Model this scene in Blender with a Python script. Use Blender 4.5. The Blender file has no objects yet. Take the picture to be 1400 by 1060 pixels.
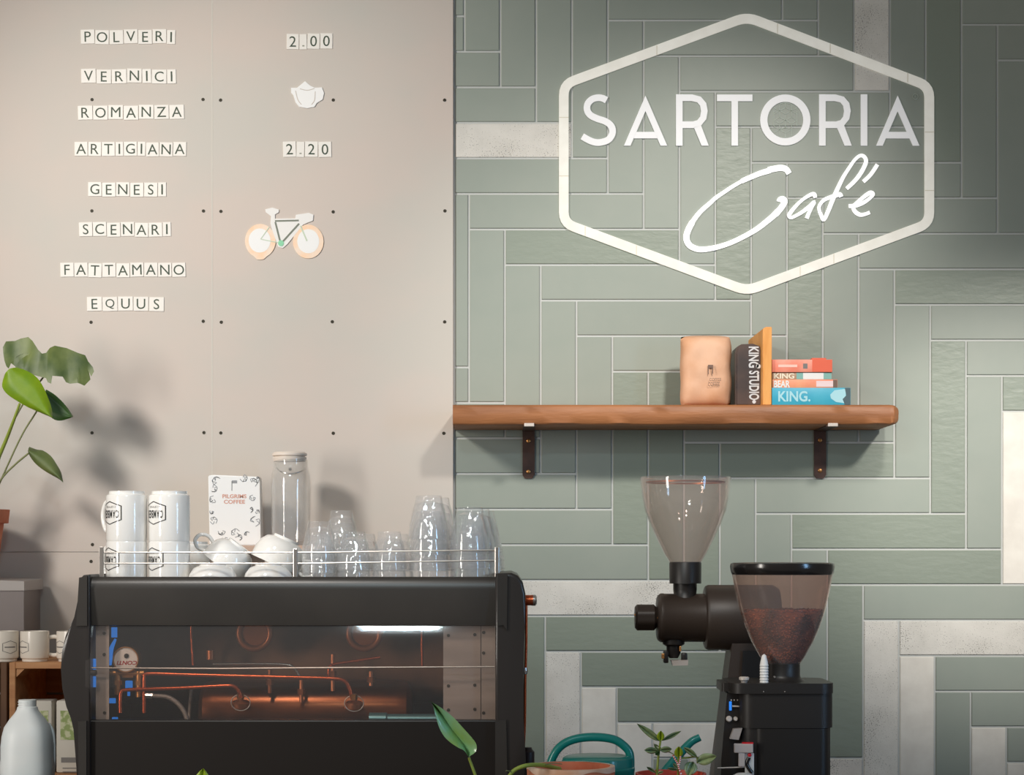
import bpy, bmesh, math, random
from mathutils import Vector, Matrix, noise

random.seed(7)
C = bpy.context.scene.collection
PI = math.pi
F = 2700.0      # focal length in pixels of the 1400 px wide frame
EYE = 1.46      # eye height
HY = 760.0      # row of the horizon


def P(px, py, Y):
    return Vector(((px - 700) / F * Y, Y, EYE - (py - HY) / F * Y))


def X(px, Y):
    return (px - 700) / F * Y


def Z(py, Y):
    return EYE - (py - HY) / F * Y


# ------------------------------------------------------------------ camera, world, light
cam = bpy.data.objects.new('camera', bpy.data.cameras.new('camera'))
C.objects.link(cam)
cam.location = (0, 0, EYE)
cam.rotation_euler = (PI / 2, 0, 0)
cam.data.sensor_width = 36
cam.data.lens = F / 1400 * 36
cam.data.shift_y = (HY - 530) / 1400
bpy.context.scene.camera = cam

sc = bpy.context.scene
sc.view_settings.view_transform = 'Standard'
sc.view_settings.look = 'None'
sc.view_settings.gamma = 1
sc.view_settings.use_curve_mapping = False
sc.view_settings.exposure = 0.0
sc.cycles.max_bounces = 16
sc.cycles.transparent_max_bounces = 40
sc.cycles.transmission_bounces = 12
sc.cycles.use_denoising = True
sc.cycles.caustics_reflective = False
sc.cycles.caustics_refractive = False

w = bpy.data.worlds.new('world')
sc.world = w
w.use_nodes = True
w.node_tree.nodes['Background'].inputs[0].default_value = (1.0, 0.90, 0.81, 1)
w.node_tree.nodes['Background'].inputs[1].default_value = 0.17


def light(name, kind, loc, target, energy, color=(1, 1, 1), **kw):
    l = bpy.data.lights.new(name, kind)
    l.energy = energy
    l.color = color
    for k, v in kw.items():
        setattr(l, k, v)
    o = bpy.data.objects.new(name, l)
    C.objects.link(o)
    o.location = loc
    d = Vector(target) - Vector(loc)
    o.rotation_euler = d.to_track_quat('-Z', 'Y').to_euler()
    return o


# ceiling spots and added unseen fills over the bar, and the big shop window behind the camera
light('track_spot_light', 'SPOT', (1.05, 2.5, 3.50), (X(940, 5.3), 5.3, Z(485, 5.3)), 300, (1.0, 0.945, 0.88),
      spot_size=math.radians(33), spot_blend=1.0, shadow_soft_size=0.13)
light('side_fill_spot', 'SPOT', (1.9, 2.7, 3.0), (X(1400, 5.3), 5.3, Z(680, 5.3)), 420, (1.0, 0.945, 0.88),
      spot_size=math.radians(25), spot_blend=1.0, shadow_soft_size=0.10)  # unseen fill added for the tiles at the right
light('panel_spot_light', 'SPOT', (-2.1, 2.9, 3.2), (X(365, 5.3), 5.3, Z(410, 5.3)), 272, (1.0, 0.945, 0.885),
      spot_size=math.radians(53), spot_blend=1.0, shadow_soft_size=0.24)
light('counter_fill_spot', 'SPOT', (-0.95, 2.35, 3.6), (-0.50, 4.30, 1.35), 165, (1.0, 0.95, 0.89),
      spot_size=math.radians(25), spot_blend=0.8, shadow_soft_size=0.16)  # unseen fill added to brighten the mugs and machine top
light('grinder_fill_spot', 'SPOT', (0.05, 2.2, 3.3), (0.50, 4.25, 1.36), 150, (1.0, 0.93, 0.86),
      spot_size=math.radians(17), spot_blend=1.0, shadow_soft_size=0.10)  # unseen fill added to brighten the beans and hoppers
light('shop_window_light', 'AREA', (3.1, 1.6, 1.9), (0.0, 4.3, 1.3), 4.8, (0.34, 0.63, 1.0),
      shape='RECTANGLE', size=0.35, size_y=1.5, spread=math.radians(70))
light('left_fill_light', 'AREA', (-3.3, 1.5, 1.9), (-0.6, 4.4, 1.2), 15, (1.0, 0.94, 0.87),
      shape='RECTANGLE', size=0.5, size_y=1.6, spread=math.radians(80))  # unseen warm area light, a fill from the left
light('streak_light', 'AREA', (-0.39, 1.9, 2.78), (-0.39, 4.2, 1.2), 10, (0.72, 0.92, 1.0),
      shape='RECTANGLE', size=0.26, size_y=0.10)  # unseen strip, placed for its streak reflected in the glass pane

# ------------------------------------------------------------------ materials
M = {}


def lin(c):
    out = []
    for v in c[:3]:
        v = v / 255
        out.append(v / 12.92 if v <= 0.04045 else ((v + 0.055) / 1.055) ** 2.4)
    return tuple(out) + (1,)


def mat(name, rgb, rough=0.5, metal=0.0, spec=0.5, var=None, bump=None, coat=0.0, emit=None,
        trans=0.0, sub=0.0, alpha=None, dark=None, objvar=0.0):
    m = bpy.data.materials.new(name)
    m.use_nodes = True
    nt = m.node_tree
    b = nt.nodes['Principled BSDF']
    I = b.inputs
    I['Base Color'].default_value = lin(rgb)
    I['Roughness'].default_value = rough
    I['Metallic'].default_value = metal
    I['Specular IOR Level'].default_value = spec
    I['Coat Weight'].default_value = coat
    I['Transmission Weight'].default_value = trans
    if sub:
        I['Subsurface Weight'].default_value = sub
        I['Subsurface Radius'].default_value = (0.02, 0.02, 0.02)
    if emit:
        I['Emission Color'].default_value = lin(emit[0])
        I['Emission Strength'].default_value = emit[1]
    tc = nt.nodes.new('ShaderNodeTexCoord')
    col = None
    if var:      # (other colour, scale, (sx,sy,sz))
        mp = nt.nodes.new('ShaderNodeMapping')
        mp.inputs['Scale'].default_value = var[2] if len(var) > 2 else (1, 1, 1)
        nz = nt.nodes.new('ShaderNodeTexNoise')
        nz.inputs['Scale'].default_value = var[1]
        nz.inputs['Detail'].default_value = 5
        rp = nt.nodes.new('ShaderNodeValToRGB')
        lo, hi = (var[3] if len(var) > 3 else (0.35, 0.65))
        rp.color_ramp.elements[0].position = lo
        rp.color_ramp.elements[1].position = hi
        rp.color_ramp.elements[0].color = lin(rgb)
        rp.color_ramp.elements[1].color = lin(var[0])
        nt.links.new(tc.outputs['Object'], mp.inputs[0])
        nt.links.new(mp.outputs[0], nz.inputs['Vector'])
        nt.links.new(nz.outputs['Fac'], rp.inputs[0])
        col = rp.outputs[0]
    if objvar:
        oi = nt.nodes.new('ShaderNodeObjectInfo')
        mr = nt.nodes.new('ShaderNodeMapRange')
        mr.inputs['To Min'].default_value = 1 - objvar
        mr.inputs['To Max'].default_value = 1 + objvar
        hs = nt.nodes.new('ShaderNodeHueSaturation')
        nt.links.new(oi.outputs['Random'], mr.inputs['Value'])
        nt.links.new(mr.outputs[0], hs.inputs['Value'])
        if col:
            nt.links.new(col, hs.inputs['Color'])
        else:
            hs.inputs['Color'].default_value = lin(rgb)
        col = hs.outputs[0]
    if col:
        nt.links.new(col, I['Base Color'])
    if bump:     # (scale, strength, (sx,sy,sz))
        mp = nt.nodes.new('ShaderNodeMapping')
        mp.inputs['Scale'].default_value = bump[2] if len(bump) > 2 else (1, 1, 1)
        nz = nt.nodes.new('ShaderNodeTexNoise')
        nz.inputs['Scale'].default_value = bump[0]
        nz.inputs['Detail'].default_value = 3
        bp = nt.nodes.new('ShaderNodeBump')
        bp.inputs['Strength'].default_value = bump[1]
        bp.inputs['Distance'].default_value = 0.002
        nt.links.new(tc.outputs['Object'], mp.inputs[0])
        nt.links.new(mp.outputs[0], nz.inputs['Vector'])
        nt.links.new(nz.outputs['Fac'], bp.inputs['Height'])
        nt.links.new(bp.outputs[0], I['Normal'])
    M[name] = m
    return m


def thin_glass(name, tint, clear=0.93, milk=0.04, rough=0.02, gloss=1.0):
    """window-like glass: see-through, a fresnel mirror on top, a trace of white scatter"""
    m = bpy.data.materials.new(name)
    m.use_nodes = True
    nt = m.node_tree
    nt.nodes.clear()
    o = nt.nodes.new('ShaderNodeOutputMaterial')
    t = nt.nodes.new('ShaderNodeBsdfTransparent')
    t.inputs[0].default_value = lin(tint)
    g = nt.nodes.new('ShaderNodeBsdfGlossy')
    g.inputs['Roughness'].default_value = rough
    g.inputs[0].default_value = (gloss, gloss, gloss, 1)
    d = nt.nodes.new('ShaderNodeBsdfDiffuse')
    d.inputs[0].default_value = lin((235, 238, 240))
    lw = nt.nodes.new('ShaderNodeLayerWeight')
    pw = nt.nodes.new('ShaderNodeMath')
    pw.operation = 'POWER'
    pw.inputs[1].default_value = 3.6
    fr = nt.nodes.new('ShaderNodeMapRange')
    fr.inputs['To Min'].default_value = 0.035
    fr.inputs['To Max'].default_value = 0.75
    nt.links.new(lw.outputs['Facing'], pw.inputs[0])
    nt.links.new(pw.outputs[0], fr.inputs['Value'])
    m1 = nt.nodes.new('ShaderNodeMixShader')
    m1.inputs[0].default_value = milk
    nt.links.new(t.outputs[0], m1.inputs[1])
    nt.links.new(d.outputs[0], m1.inputs[2])
    m2 = nt.nodes.new('ShaderNodeMixShader')
    nt.links.new(fr.outputs[0], m2.inputs[0])
    nt.links.new(m1.outputs[0], m2.inputs[1])
    nt.links.new(g.outputs[0], m2.inputs[2])
    nt.links.new(m2.outputs[0], o.inputs[0])
    M[name] = m
    return m


def speckle_mat(name, base, speck, rough=0.75):
    m = mat(name, base, rough, bump=(260, 0.25), var=((base[0] - 12, base[1] - 12, base[2] - 12), 14), spec=0.3)
    nt = m.node_tree
    b = nt.nodes['Principled BSDF']
    src = b.inputs['Base Color'].links[0].from_socket
    tc = nt.nodes.new('ShaderNodeTexCoord')
    nz = nt.nodes.new('ShaderNodeTexNoise')
    nz.inputs['Scale'].default_value = 330
    nz.inputs['Detail'].default_value = 2
    n2 = nt.nodes.new('ShaderNodeTexNoise')
    n2.inputs['Scale'].default_value = 11
    ad = nt.nodes.new('ShaderNodeMath')
    ad.operation = 'MULTIPLY_ADD'
    ad.inputs[1].default_value = 0.35
    rp = nt.nodes.new('ShaderNodeValToRGB')
    rp.color_ramp.elements[0].position = 0.80
    rp.color_ramp.elements[1].position = 0.88
    mx = nt.nodes.new('ShaderNodeMix')
    mx.data_type = 'RGBA'
    mx.inputs['B'].default_value = lin(speck)
    nt.links.new(tc.outputs['Object'], nz.inputs['Vector'])
    nt.links.new(tc.outputs['Object'], n2.inputs['Vector'])
    nt.links.new(n2.outputs['Fac'], ad.inputs[0])
    nt.links.new(nz.outputs['Fac'], ad.inputs[2])
    nt.links.new(ad.outputs[0], rp.inputs[0])
    nt.links.new(rp.outputs[0], mx.inputs['Factor'])
    nt.links.new(src, mx.inputs['A'])
    nt.links.new(mx.outputs['Result'], b.inputs['Base Color'])
    return m


mat('grout', (192, 194, 190), 0.9, bump=(200, 0.2))
mat('tile_smooth', (147, 155, 145), 0.42, spec=0.35, objvar=0.025, bump=(35, 0.10), var=((150, 157, 147), 12))
mat('tile_ripple', (136, 145, 132), 0.40, spec=0.45, objvar=0.02, bump=(36, 0.55, (0.7, 1, 1.6)))
speckle_mat('tile_speckle', (218, 215, 207), (120, 117, 110))
mat('tile_white', (228, 224, 214), 0.6, var=((216, 211, 201), 16), bump=(90, 0.15))
mat('panel', (196, 191, 182), 0.62, spec=0.3, var=((204, 192, 182), 2.3, (1, 1, 1.4), (0.38, 0.62)), bump=(60, 0.08))
mat('panel_edge', (176, 140, 112), 0.7)
mat('panel_seam', (205, 200, 190), 0.8)
mat('screw_dark', (58, 54, 42), 0.6, 0.3)
mat('floor', (92, 84, 76), 0.7, var=((110, 100, 90), 3))
mat('letter_card', (232, 228, 220), 0.5, objvar=0.02)
mat('letter_ink', (58, 72, 56), 0.6)
mat('letter_dot', (150, 152, 140), 0.6)
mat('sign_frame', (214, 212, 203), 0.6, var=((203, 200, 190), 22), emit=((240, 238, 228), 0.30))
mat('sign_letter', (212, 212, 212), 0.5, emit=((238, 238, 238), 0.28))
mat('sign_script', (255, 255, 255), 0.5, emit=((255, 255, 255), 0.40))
mat('sign_thin', (182, 192, 180), 0.6)
mat('sign_seam', (206, 200, 182), 0.6, emit=((206, 200, 182), 0.15))
mat('shelf_wood', (172, 114, 72), 0.5, var=((122, 76, 46), 4, (0.8, 5, 7), (0.4, 0.8)), bump=(30, 0.4, (1, 6, 6)))
mat('bracket_iron', (88, 60, 48), 0.55, 0.1, var=((62, 42, 34), 20))
mat('brass', (196, 140, 84), 0.35, 0.8)
mat('pale_steel', (215, 205, 195), 0.4, 0.3)
mat('kraft', (224, 180, 148), 0.65, var=((208, 152, 112), 9), bump=(22, 0.9))
mat('kraft_ink', (120, 96, 84), 0.8)
mat('book_dark', (50, 36, 32), 0.45, var=((84, 60, 48), 12))
mat('book_silver', (205, 205, 205), 0.5)
mat('book_end', (222, 148, 66), 0.5, var=((236, 170, 92), 10, (5, 5, 1)))
mat('coral', (232, 120, 92), 0.5, var=((240, 156, 134), 14))
mat('coral_deep', (226, 98, 66), 0.5)
mat('coral_ink', (246, 196, 180), 0.5)
mat('tan', (176, 140, 112), 0.5)
mat('cream', (238, 226, 200), 0.5)
mat('seafoam', (128, 176, 166), 0.5)
mat('cover_white', (232, 230, 226), 0.5)
mat('peach', (240, 160, 118), 0.5, var=((236, 140, 108), 20))
mat('pinkish', (236, 206, 204), 0.5)
mat('book_blue', (38, 158, 188), 0.45, var=((70, 176, 200), 9))
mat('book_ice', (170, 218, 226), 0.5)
mat('book_slate', (70, 92, 98), 0.5)
mat('pages', (226, 214, 190), 0.8, bump=(300, 0.4, (0.1, 0.1, 1)))
mat('machine_black', (58, 54, 50), 0.34, spec=0.5, bump=(500, 0.04), var=((48, 45, 42), 4))
mat('machine_lower', (26, 21, 18), 0.42, spec=0.4, bump=(500, 0.04))
mat('machine_side', (46, 42, 40), 0.30, spec=0.55, bump=(450, 0.05))
mat('inner_haze', (148, 108, 80), 0.45, 0.1, var=((84, 62, 48), 5))  # brown haze reflected on the pane is put into this colour
mat('aluminium', (190, 180, 172), 0.42, 0.25, var=((172, 163, 156), 5, (1, 1, 6)))
mat('steel', (200, 198, 196), 0.22, 0.9)
mat('rail_steel', (190, 184, 178), 0.28, 0.85)
mat('copper', (196, 92, 52), 0.25, 0.75)
mat('copper_dark', (190, 120, 80), 0.35, 0.6, var=((150, 90, 58), 7))
mat('boiler_copper', (150, 86, 48), 0.28, 0.75, var=((98, 58, 36), 5, (1, 1, 4)))
mat('braid', (150, 142, 136), 0.5, 0.6, bump=(400, 0.8))
mat('gauge_white', (226, 220, 214), 0.4)
mat('gauge_red', (170, 42, 50), 0.5)
mat('black_plastic', (32, 29, 27), 0.42, spec=0.4)
mat('black_gloss', (26, 24, 24), 0.18, spec=0.6)
mat('grinder_black', (54, 45, 39), 0.42, spec=0.4, bump=(600, 0.12))
mat('grinder_body', (38, 35, 33), 0.40, spec=0.4, bump=(500, 0.08))
mat('blue_glow', (30, 100, 190), 0.4, emit=((40, 130, 230), 0.75))  # glow for painted blue reflections and the grinder's power light
mat('china', (236, 234, 230), 0.12, spec=0.5, coat=0.6)
mat('china_warm', (226, 218, 206), 0.25, spec=0.5)
mat('ink_black', (34, 32, 30), 0.5)
mat('ink_grey', (120, 116, 112), 0.5)
mat('card_white', (238, 238, 236), 0.6)
mat('card_grey', (150, 152, 154), 0.7)
mat('card_ink', (214, 160, 142), 0.6)
mat('ledge_wood', (196, 166, 146), 0.6)
thin_glass('glass', (254, 254, 254), milk=0.085)
thin_glass('jar_glass', (252, 251, 249), milk=0.14)
thin_glass('pane', (244, 238, 234), milk=0.025, rough=0.05)
thin_glass('hopper', (247, 240, 236), milk=0.10, rough=0.05)
thin_glass('hopper_smoke', (244, 228, 220), milk=0.07, rough=0.05)
mat('jar_lid', (222, 210, 198), 0.5)
mat('bean', (176, 108, 72), 0.4, var=((92, 50, 32), 25))
mat('teal', (14, 122, 112), 0.32, spec=0.5, coat=0.2)
mat('terracotta', (196, 104, 70), 0.8, var=((214, 136, 100), 12), bump=(60, 0.4))
mat('lime_stain', (232, 210, 190), 0.85, var=((214, 160, 126), 16), bump=(60, 0.4))
mat('pot_red', (196, 70, 52), 0.5)
mat('soil', (60, 44, 34), 0.95, bump=(80, 1))
mat('leaf_lime', (126, 152, 18), 0.38, spec=0.4, var=((98, 132, 22), 14), bump=(30, 0.3))
mat('leaf_green', (62, 98, 38), 0.42, var=((44, 74, 30), 12), bump=(30, 0.3))
mat('leaf_olive', (104, 116, 64), 0.5, var=((66, 84, 42), 16), bump=(30, 0.4))
mat('leaf_fresh', (140, 176, 96), 0.24, spec=0.7, var=((136, 186, 146), 20), bump=(24, 0.3))
mat('leaf_jade', (158, 170, 116), 0.32, spec=0.5, var=((92, 118, 84), 40), bump=(40, 0.2))
mat('leaf_bright', (150, 176, 40), 0.35)
mat('stem_green', (142, 158, 62), 0.5)
mat('stem_olive', (124, 128, 84), 0.6)
mat('twine_red', (200, 34, 40), 0.7)
mat('twine_white', (236, 232, 226), 0.7)
mat('crate_wood', (196, 146, 100), 0.65, var=((172, 118, 76), 5, (1, 5, 6)), bump=(30, 0.4, (1, 5, 5)))
mat('crate_dark', (104, 72, 48), 0.7, var=((78, 52, 34), 6))
mat('cabinet_grey', (122, 114, 112), 0.4, 0.2, var=((112, 104, 102), 4))
mat('cabinet_lid', (158, 152, 148), 0.4, 0.2)
mat('jug_milk', (232, 236, 236), 0.42, var=((218, 230, 234), 7), sub=0.3)
mat('jug_milk_low', (222, 214, 196), 0.45, sub=0.3)
mat('carton_white', (206, 200, 188), 0.6)
mat('carton_green', (142, 158, 96), 0.6, var=((196, 198, 160), 60, (1, 1, 1), (0.45, 0.55)))
mat('counter_top', (112, 92, 74), 0.5, var=((92, 72, 56), 4, (1, 5, 1)))
mat('counter_body', (74, 66, 60), 0.7)
mat('back_counter', (120, 104, 90), 0.6)
mat('toy_grey', (188, 176, 170), 0.5)
mat('toy_white', (226, 224, 220), 0.5)
mat('red_plastic', (214, 30, 40), 0.4)
mat('canister_brown', (52, 36, 32), 0.5)

# ------------------------------------------------------------------ mesh helpers
OFF = {}


def bm_new():
    return bmesh.new()


def finish(name, bm, material, parent=None, smooth=None, label=None, kind=None, base=None, recalc=True):
    if recalc:
        bmesh.ops.recalc_face_normals(bm, faces=bm.faces[:])
    if parent is not None:
        off = OFF[parent.name]
    else:
        if base is None:
            xs = [v.co.x for v in bm.verts]
            ys = [v.co.y for v in bm.verts]
            zs = [v.co.z for v in bm.verts]
            base = Vector(((min(xs) + max(xs)) / 2, (min(ys) + max(ys)) / 2, min(zs)))
        off = Vector(base)
    for v in bm.verts:
        v.co -= off
    me = bpy.data.meshes.new(name)
    bm.to_mesh(me)
    bm.free()
    mats = material if isinstance(material, (list, tuple)) else [material]
    for m in mats:
        me.materials.append(M[m])
    if smooth:
        for p in me.polygons:
            p.use_smooth = True
        me.set_sharp_from_angle(angle=math.radians(smooth))
    o = bpy.data.objects.new(name, me)
    C.objects.link(o)
    if parent is not None:
        o.parent = parent
    else:
        o.location = off
    OFF[o.name] = off
    if label:
        o['label'] = label
    if kind:
        o['kind'] = kind
    return o


def thing(name, label, cat, loc, group=None):
    o = bpy.data.objects.new(name, None)
    C.objects.link(o)
    o.empty_display_size = 0.05
    o.location = loc
    OFF[o.name] = Vector(loc)
    tag(o, label, cat, group)
    return o


def tag(o, label, cat, group=None):
    o['label'] = label
    o['category'] = cat
    if group:
        o['group'] = group
    return o


def copy_tree(src, loc=None, parent=None):
    c = src.copy()
    C.objects.link(c)
    if parent is not None:
        c.parent = parent
    if loc is not None:
        c.location = loc
    for ch in list(src.children):
        copy_tree(ch, None, c)
    return c


def box(bm, x0, x1, y0, y1, z0, z1, bev=0.0, seg=2, mi=0):
    r = bmesh.ops.create_cube(bm, size=1)
    vs = r['verts']
    for v in vs:
        v.co = Vector((x0 + (v.co.x + .5) * (x1 - x0), y0 + (v.co.y + .5) * (y1 - y0), z0 + (v.co.z + .5) * (z1 - z0)))
    fs = set(f for v in vs for f in v.link_faces)
    for f in fs:
        f.material_index = mi
    if bev:
        es = list(set(e for v in vs for e in v.link_edges))
        rr = bmesh.ops.bevel(bm, geom=es, offset=bev, segments=seg, profile=0.5, affect='EDGES')
        for f in rr['faces']:
            f.material_index = mi


def pbox(bm, a, b, c, d, Y0, Y1, bev=0.0, seg=2, mi=0):
    """box whose front face (at Y0) spans the picture rectangle a..c, b..d"""
    box(bm, X(a, Y0), X(c, Y0), Y0, Y1, Z(d, Y0), Z(b, Y0), bev, seg, mi)


def lathe(bm, prof, cx=0, cy=0, seg=32, rf=None, mat4=None, mi=0, cap=True):
    rings = []
    for (r, z) in prof:
        ring = []
        for i in range(seg):
            a = 2 * PI * i / seg
            k = rf(a, z) if rf else 1.0
            co = Vector((cx + r * k * math.cos(a), cy + r * k * math.sin(a), z))
            if mat4:
                co = mat4 @ Vector((r * k * math.cos(a), r * k * math.sin(a), z))
            ring.append(bm.verts.new(co))
        rings.append(ring)
    for j in range(len(rings) - 1):
        for i in range(seg):
            k = (i + 1) % seg
            f = bm.faces.new((rings[j][i], rings[j][k], rings[j + 1][k], rings[j + 1][i]))
            f.material_index = mi
    if cap:
        f = bm.faces.new(rings[0][::-1])
        f.material_index = mi
        f = bm.faces.new(rings[-1])
        f.material_index = mi
    return rings


def catmull(pts, n=6, closed=False):
    pts = [Vector(p) for p in pts]
    out = []
    N = len(pts)
    rng = range(N if closed else N - 1)
    for i in rng:
        if closed:
            p0, p1, p2, p3 = pts[(i - 1) % N], pts[i], pts[(i + 1) % N], pts[(i + 2) % N]
        else:
            p1, p2 = pts[i], pts[i + 1]
            p0 = pts[i - 1] if i > 0 else p1 * 2 - p2
            p3 = pts[i + 2] if i + 2 < N else p2 * 2 - p1
        for j in range(n):
            t = j / n
            out.append(0.5 * ((2 * p1) + (p2 - p0) * t + (2 * p0 - 5 * p1 + 4 * p2 - p3) * t * t
                              + (3 * p1 - p0 - 3 * p2 + p3) * t ** 3))
    if not closed:
        out.append(pts[-1])
    return out


def tube(bm, pts, r, seg=10, closed=False, smooth=0, mi=0):
    if smooth:
        pts = catmull(pts, smooth, closed)
    pts = [Vector(p) for p in pts]
    n = len(pts)
    rings = []
    up = None
    for i, p in enumerate(pts):
        if closed:
            d = pts[(i + 1) % n] - pts[i - 1]
        else:
            d = pts[min(i + 1, n - 1)] - pts[max(i - 1, 0)]
        d.normalize()
        if up is None:
            up = Vector((0, 0, 1)) if abs(d.z) < 0.9 else Vector((0, 1, 0))
        s = d.cross(up)
        if s.length < 1e-6:
            s = d.cross(Vector((1, 0, 0)))
        s.normalize()
        up = s.cross(d).normalized()
        rr = r(i / (n - 1)) if callable(r) else r
        rings.append([bm.verts.new(p + (s * math.cos(2 * PI * k / seg) + up * math.sin(2 * PI * k / seg)) * rr)
                      for k in range(seg)])
    m = n if closed else n - 1
    for i in range(m):
        a, b = rings[i], rings[(i + 1) % n]
        for k in range(seg):
            q = (k + 1) % seg
            f = bm.faces.new((a[k], a[q], b[q], b[k]))
            f.material_index = mi
    if not closed:
        bm.faces.new(rings[0][::-1]).material_index = mi
        bm.faces.new(rings[-1]).material_index = mi


def prism(bm, pts, y0, y1, mi=0):
    """pts: (x,z) polygon extruded from y0 to y1"""
    a = [bm.verts.new((x, y0, z)) for x, z in pts]
    b = [bm.verts.new((x, y1, z)) for x, z in pts]
    n = len(pts)
    bm.faces.new(a).material_index = mi
    bm.faces.new(b[::-1]).material_index = mi
    for i in range(n):
        j = (i + 1) % n
        bm.faces.new((a[i], b[i], b[j], a[j])).material_index = mi


def pprism(bm, pts, Y0, Y1, mi=0):
    prism(bm, [(X(x, Y0), Z(y, Y0)) for x, y in pts], Y0, Y1, mi)


def stroke(bm, pts, wd, Y0, Y1, closed=False, smooth=0, mi=0):
    """flat ribbon in the wall plane; pts in picture pixels at depth Y0"""
    if smooth:
        pts = [(p.x, p.y) for p in catmull([(p[0], p[1], 0) for p in pts], smooth, closed)]
    n = len(pts)
    L, R = [], []
    for i in range(n):
        if closed:
            a, b = pts[i - 1], pts[(i + 1) % n]
        else:
            a, b = pts[max(i - 1, 0)], pts[min(i + 1, n - 1)]
        dx, dy = b[0] - a[0], b[1] - a[1]
        l = math.hypot(dx, dy) or 1
        t = i / (n - 1)
        h = (wd(t) if callable(wd) else wd) / 2
        nx, ny = -dy / l * h, dx / l * h
        L.append((pts[i][0] + nx, pts[i][1] + ny))
        R.append((pts[i][0] - nx, pts[i][1] - ny))

    def mk(lst, Y):
        return [bm.verts.new((X(p[0], Y0), Y, Z(p[1], Y0))) for p in lst]
    lf, rf, lb, rb = mk(L, Y0), mk(R, Y0), mk(L, Y1), mk(R, Y1)
    m = n if closed else n - 1
    for i in range(m):
        j = (i + 1) % n
        for q in ((lf[i], lf[j], rf[j], rf[i]), (lb[i], rb[i], rb[j], lb[j]),
                  (lf[i], lb[i], lb[j], lf[j]), (rf[i], rf[j], rb[j], rb[i])):
            bm.faces.new(q).material_index = mi
    if not closed:
        bm.faces.new((lf[0], rf[0], rb[0], lb[0])).material_index = mi
        bm.faces.new((lf[-1], lb[-1], rb[-1], rf[-1])).material_index = mi


_tc = {}


def glyphs(txt):
    """text as 2D verts (normalised to its own bounding box) and faces"""
    if txt not in _tc:
        cu = bpy.data.curves.new('glyph', 'FONT')
        cu.body = txt
        cu.resolution_u = 4
        if txt[0] == '*':
            cu.body = txt[1:]
            cu.offset = 0.026
        o = bpy.data.objects.new('glyph', cu)
        C.objects.link(o)
        dg = bpy.context.evaluated_depsgraph_get()
        me = bpy.data.meshes.new_from_object(o.evaluated_get(dg))
        vs = [(v.co.x, v.co.y) for v in me.vertices]
        fs = [tuple(p.vertices) for p in me.polygons]
        bpy.data.objects.remove(o)
        bpy.data.curves.remove(cu)
        bpy.data.meshes.remove(me)
        x0, x1 = min(v[0] for v in vs), max(v[0] for v in vs)
        y0, y1 = min(v[1] for v in vs), max(v[1] for v in vs)
        vs = [((v[0] - x0) / (x1 - x0), (v[1] - y0) / (y1 - y0)) for v in vs]
        _tc[txt] = (vs, fs, (x1 - x0) / (y1 - y0))
    return _tc[txt]


def put_text(bm, txt, fn, mi=0):
    vs, fs, asp = glyphs(txt)
    nv = [bm.verts.new(fn(u, v)) for u, v in vs]
    for f in fs:
        try:
            bm.faces.new([nv[i] for i in f]).material_index = mi
        except ValueError:
            pass


def text_rect(bm, txt, a, b, c, d, Y, rot=0, mi=0, sl=0.0):
    """text fitted in the picture rectangle a,b..c,d at depth Y; rot: 0 upright, 180 upside down, 90 reads downwards"""
    def fn(u, v):
        if rot == 180:
            u, v = 1 - u, 1 - v
        elif rot == 90:
            u, v = v, 1 - u
        return P(a + (c - a) * u + sl * v, d + (b - d) * v, Y)
    put_text(bm, txt, fn, mi)


def leaf(bm, left, mid, right, Yl, Ym, Yr, thick=0.0008, sub=4):
    """left/mid/right: same number of picture points along the leaf; Y* depth or list"""
    n = len(mid)

    def dep(Y, i):
        return Y[i] if isinstance(Y, (list, tuple)) else Y
    L = catmull([P(*left[i], dep(Yl, i)) for i in range(n)], 3)
    Mm = catmull([P(*mid[i], dep(Ym, i)) for i in range(n)], 3)
    R = catmull([P(*right[i], dep(Yr, i)) for i in range(n)], 3)
    rows = []
    for i in range(len(Mm)):
        row = []
        for k in range(sub):
            t = k / sub
            p = L[i].lerp(Mm[i], t)
            p.y += (0.004) * math.sin(t * PI) * -1
            row.append(p)
        for k in range(sub + 1):
            t = k / sub
            p = Mm[i].lerp(R[i], t)
            p.y += (0.004) * math.sin(t * PI) * -1
            row.append(p)
        rows.append(row)
    for off in (0, thick):
        vv = [[bm.verts.new(p + Vector((0, off, 0))) for p in row] for row in rows]
        for i in range(len(vv) - 1):
            for k in range(len(vv[0]) - 1):
                bm.faces.new((vv[i][k], vv[i][k + 1], vv[i + 1][k + 1], vv[i + 1][k]))
    bmesh.ops.remove_doubles(bm, verts=bm.verts[:], dist=1e-6)


def leaf_simple(bm, base, tip, wpx, Y, dy=0.0, fat=0.5, curl=0.0, thick=0.0008):
    """pointed or rounded leaf between two picture points"""
    bx, by = base
    tx, ty = tip
    dx, dy2 = tx - bx, ty - by
    l = math.hypot(dx, dy2)
    nx, ny = -dy2 / l, dx / l
    ts = [0, .12, .3, .5, .7, .88, 1]
    L, Mi, R, Ys = [], [], [], []
    for t in ts:
        h = wpx / 2 * (math.sin(PI * t ** (0.75 + fat * 0.5)) ** 0.75 if 0 < t < 1 else 0.02)
        cx, cy = bx + dx * t + nx * curl * math.sin(PI * t), by + dy2 * t + ny * curl * math.sin(PI * t)
        L.append((cx + nx * h, cy + ny * h))
        Mi.append((cx, cy))
        R.append((cx - nx * h, cy - ny * h))
        Ys.append(Y + dy * t)
    leaf(bm, L, Mi, R, Ys, [y + 0.003 for y in Ys], Ys, thick, 3)


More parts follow.
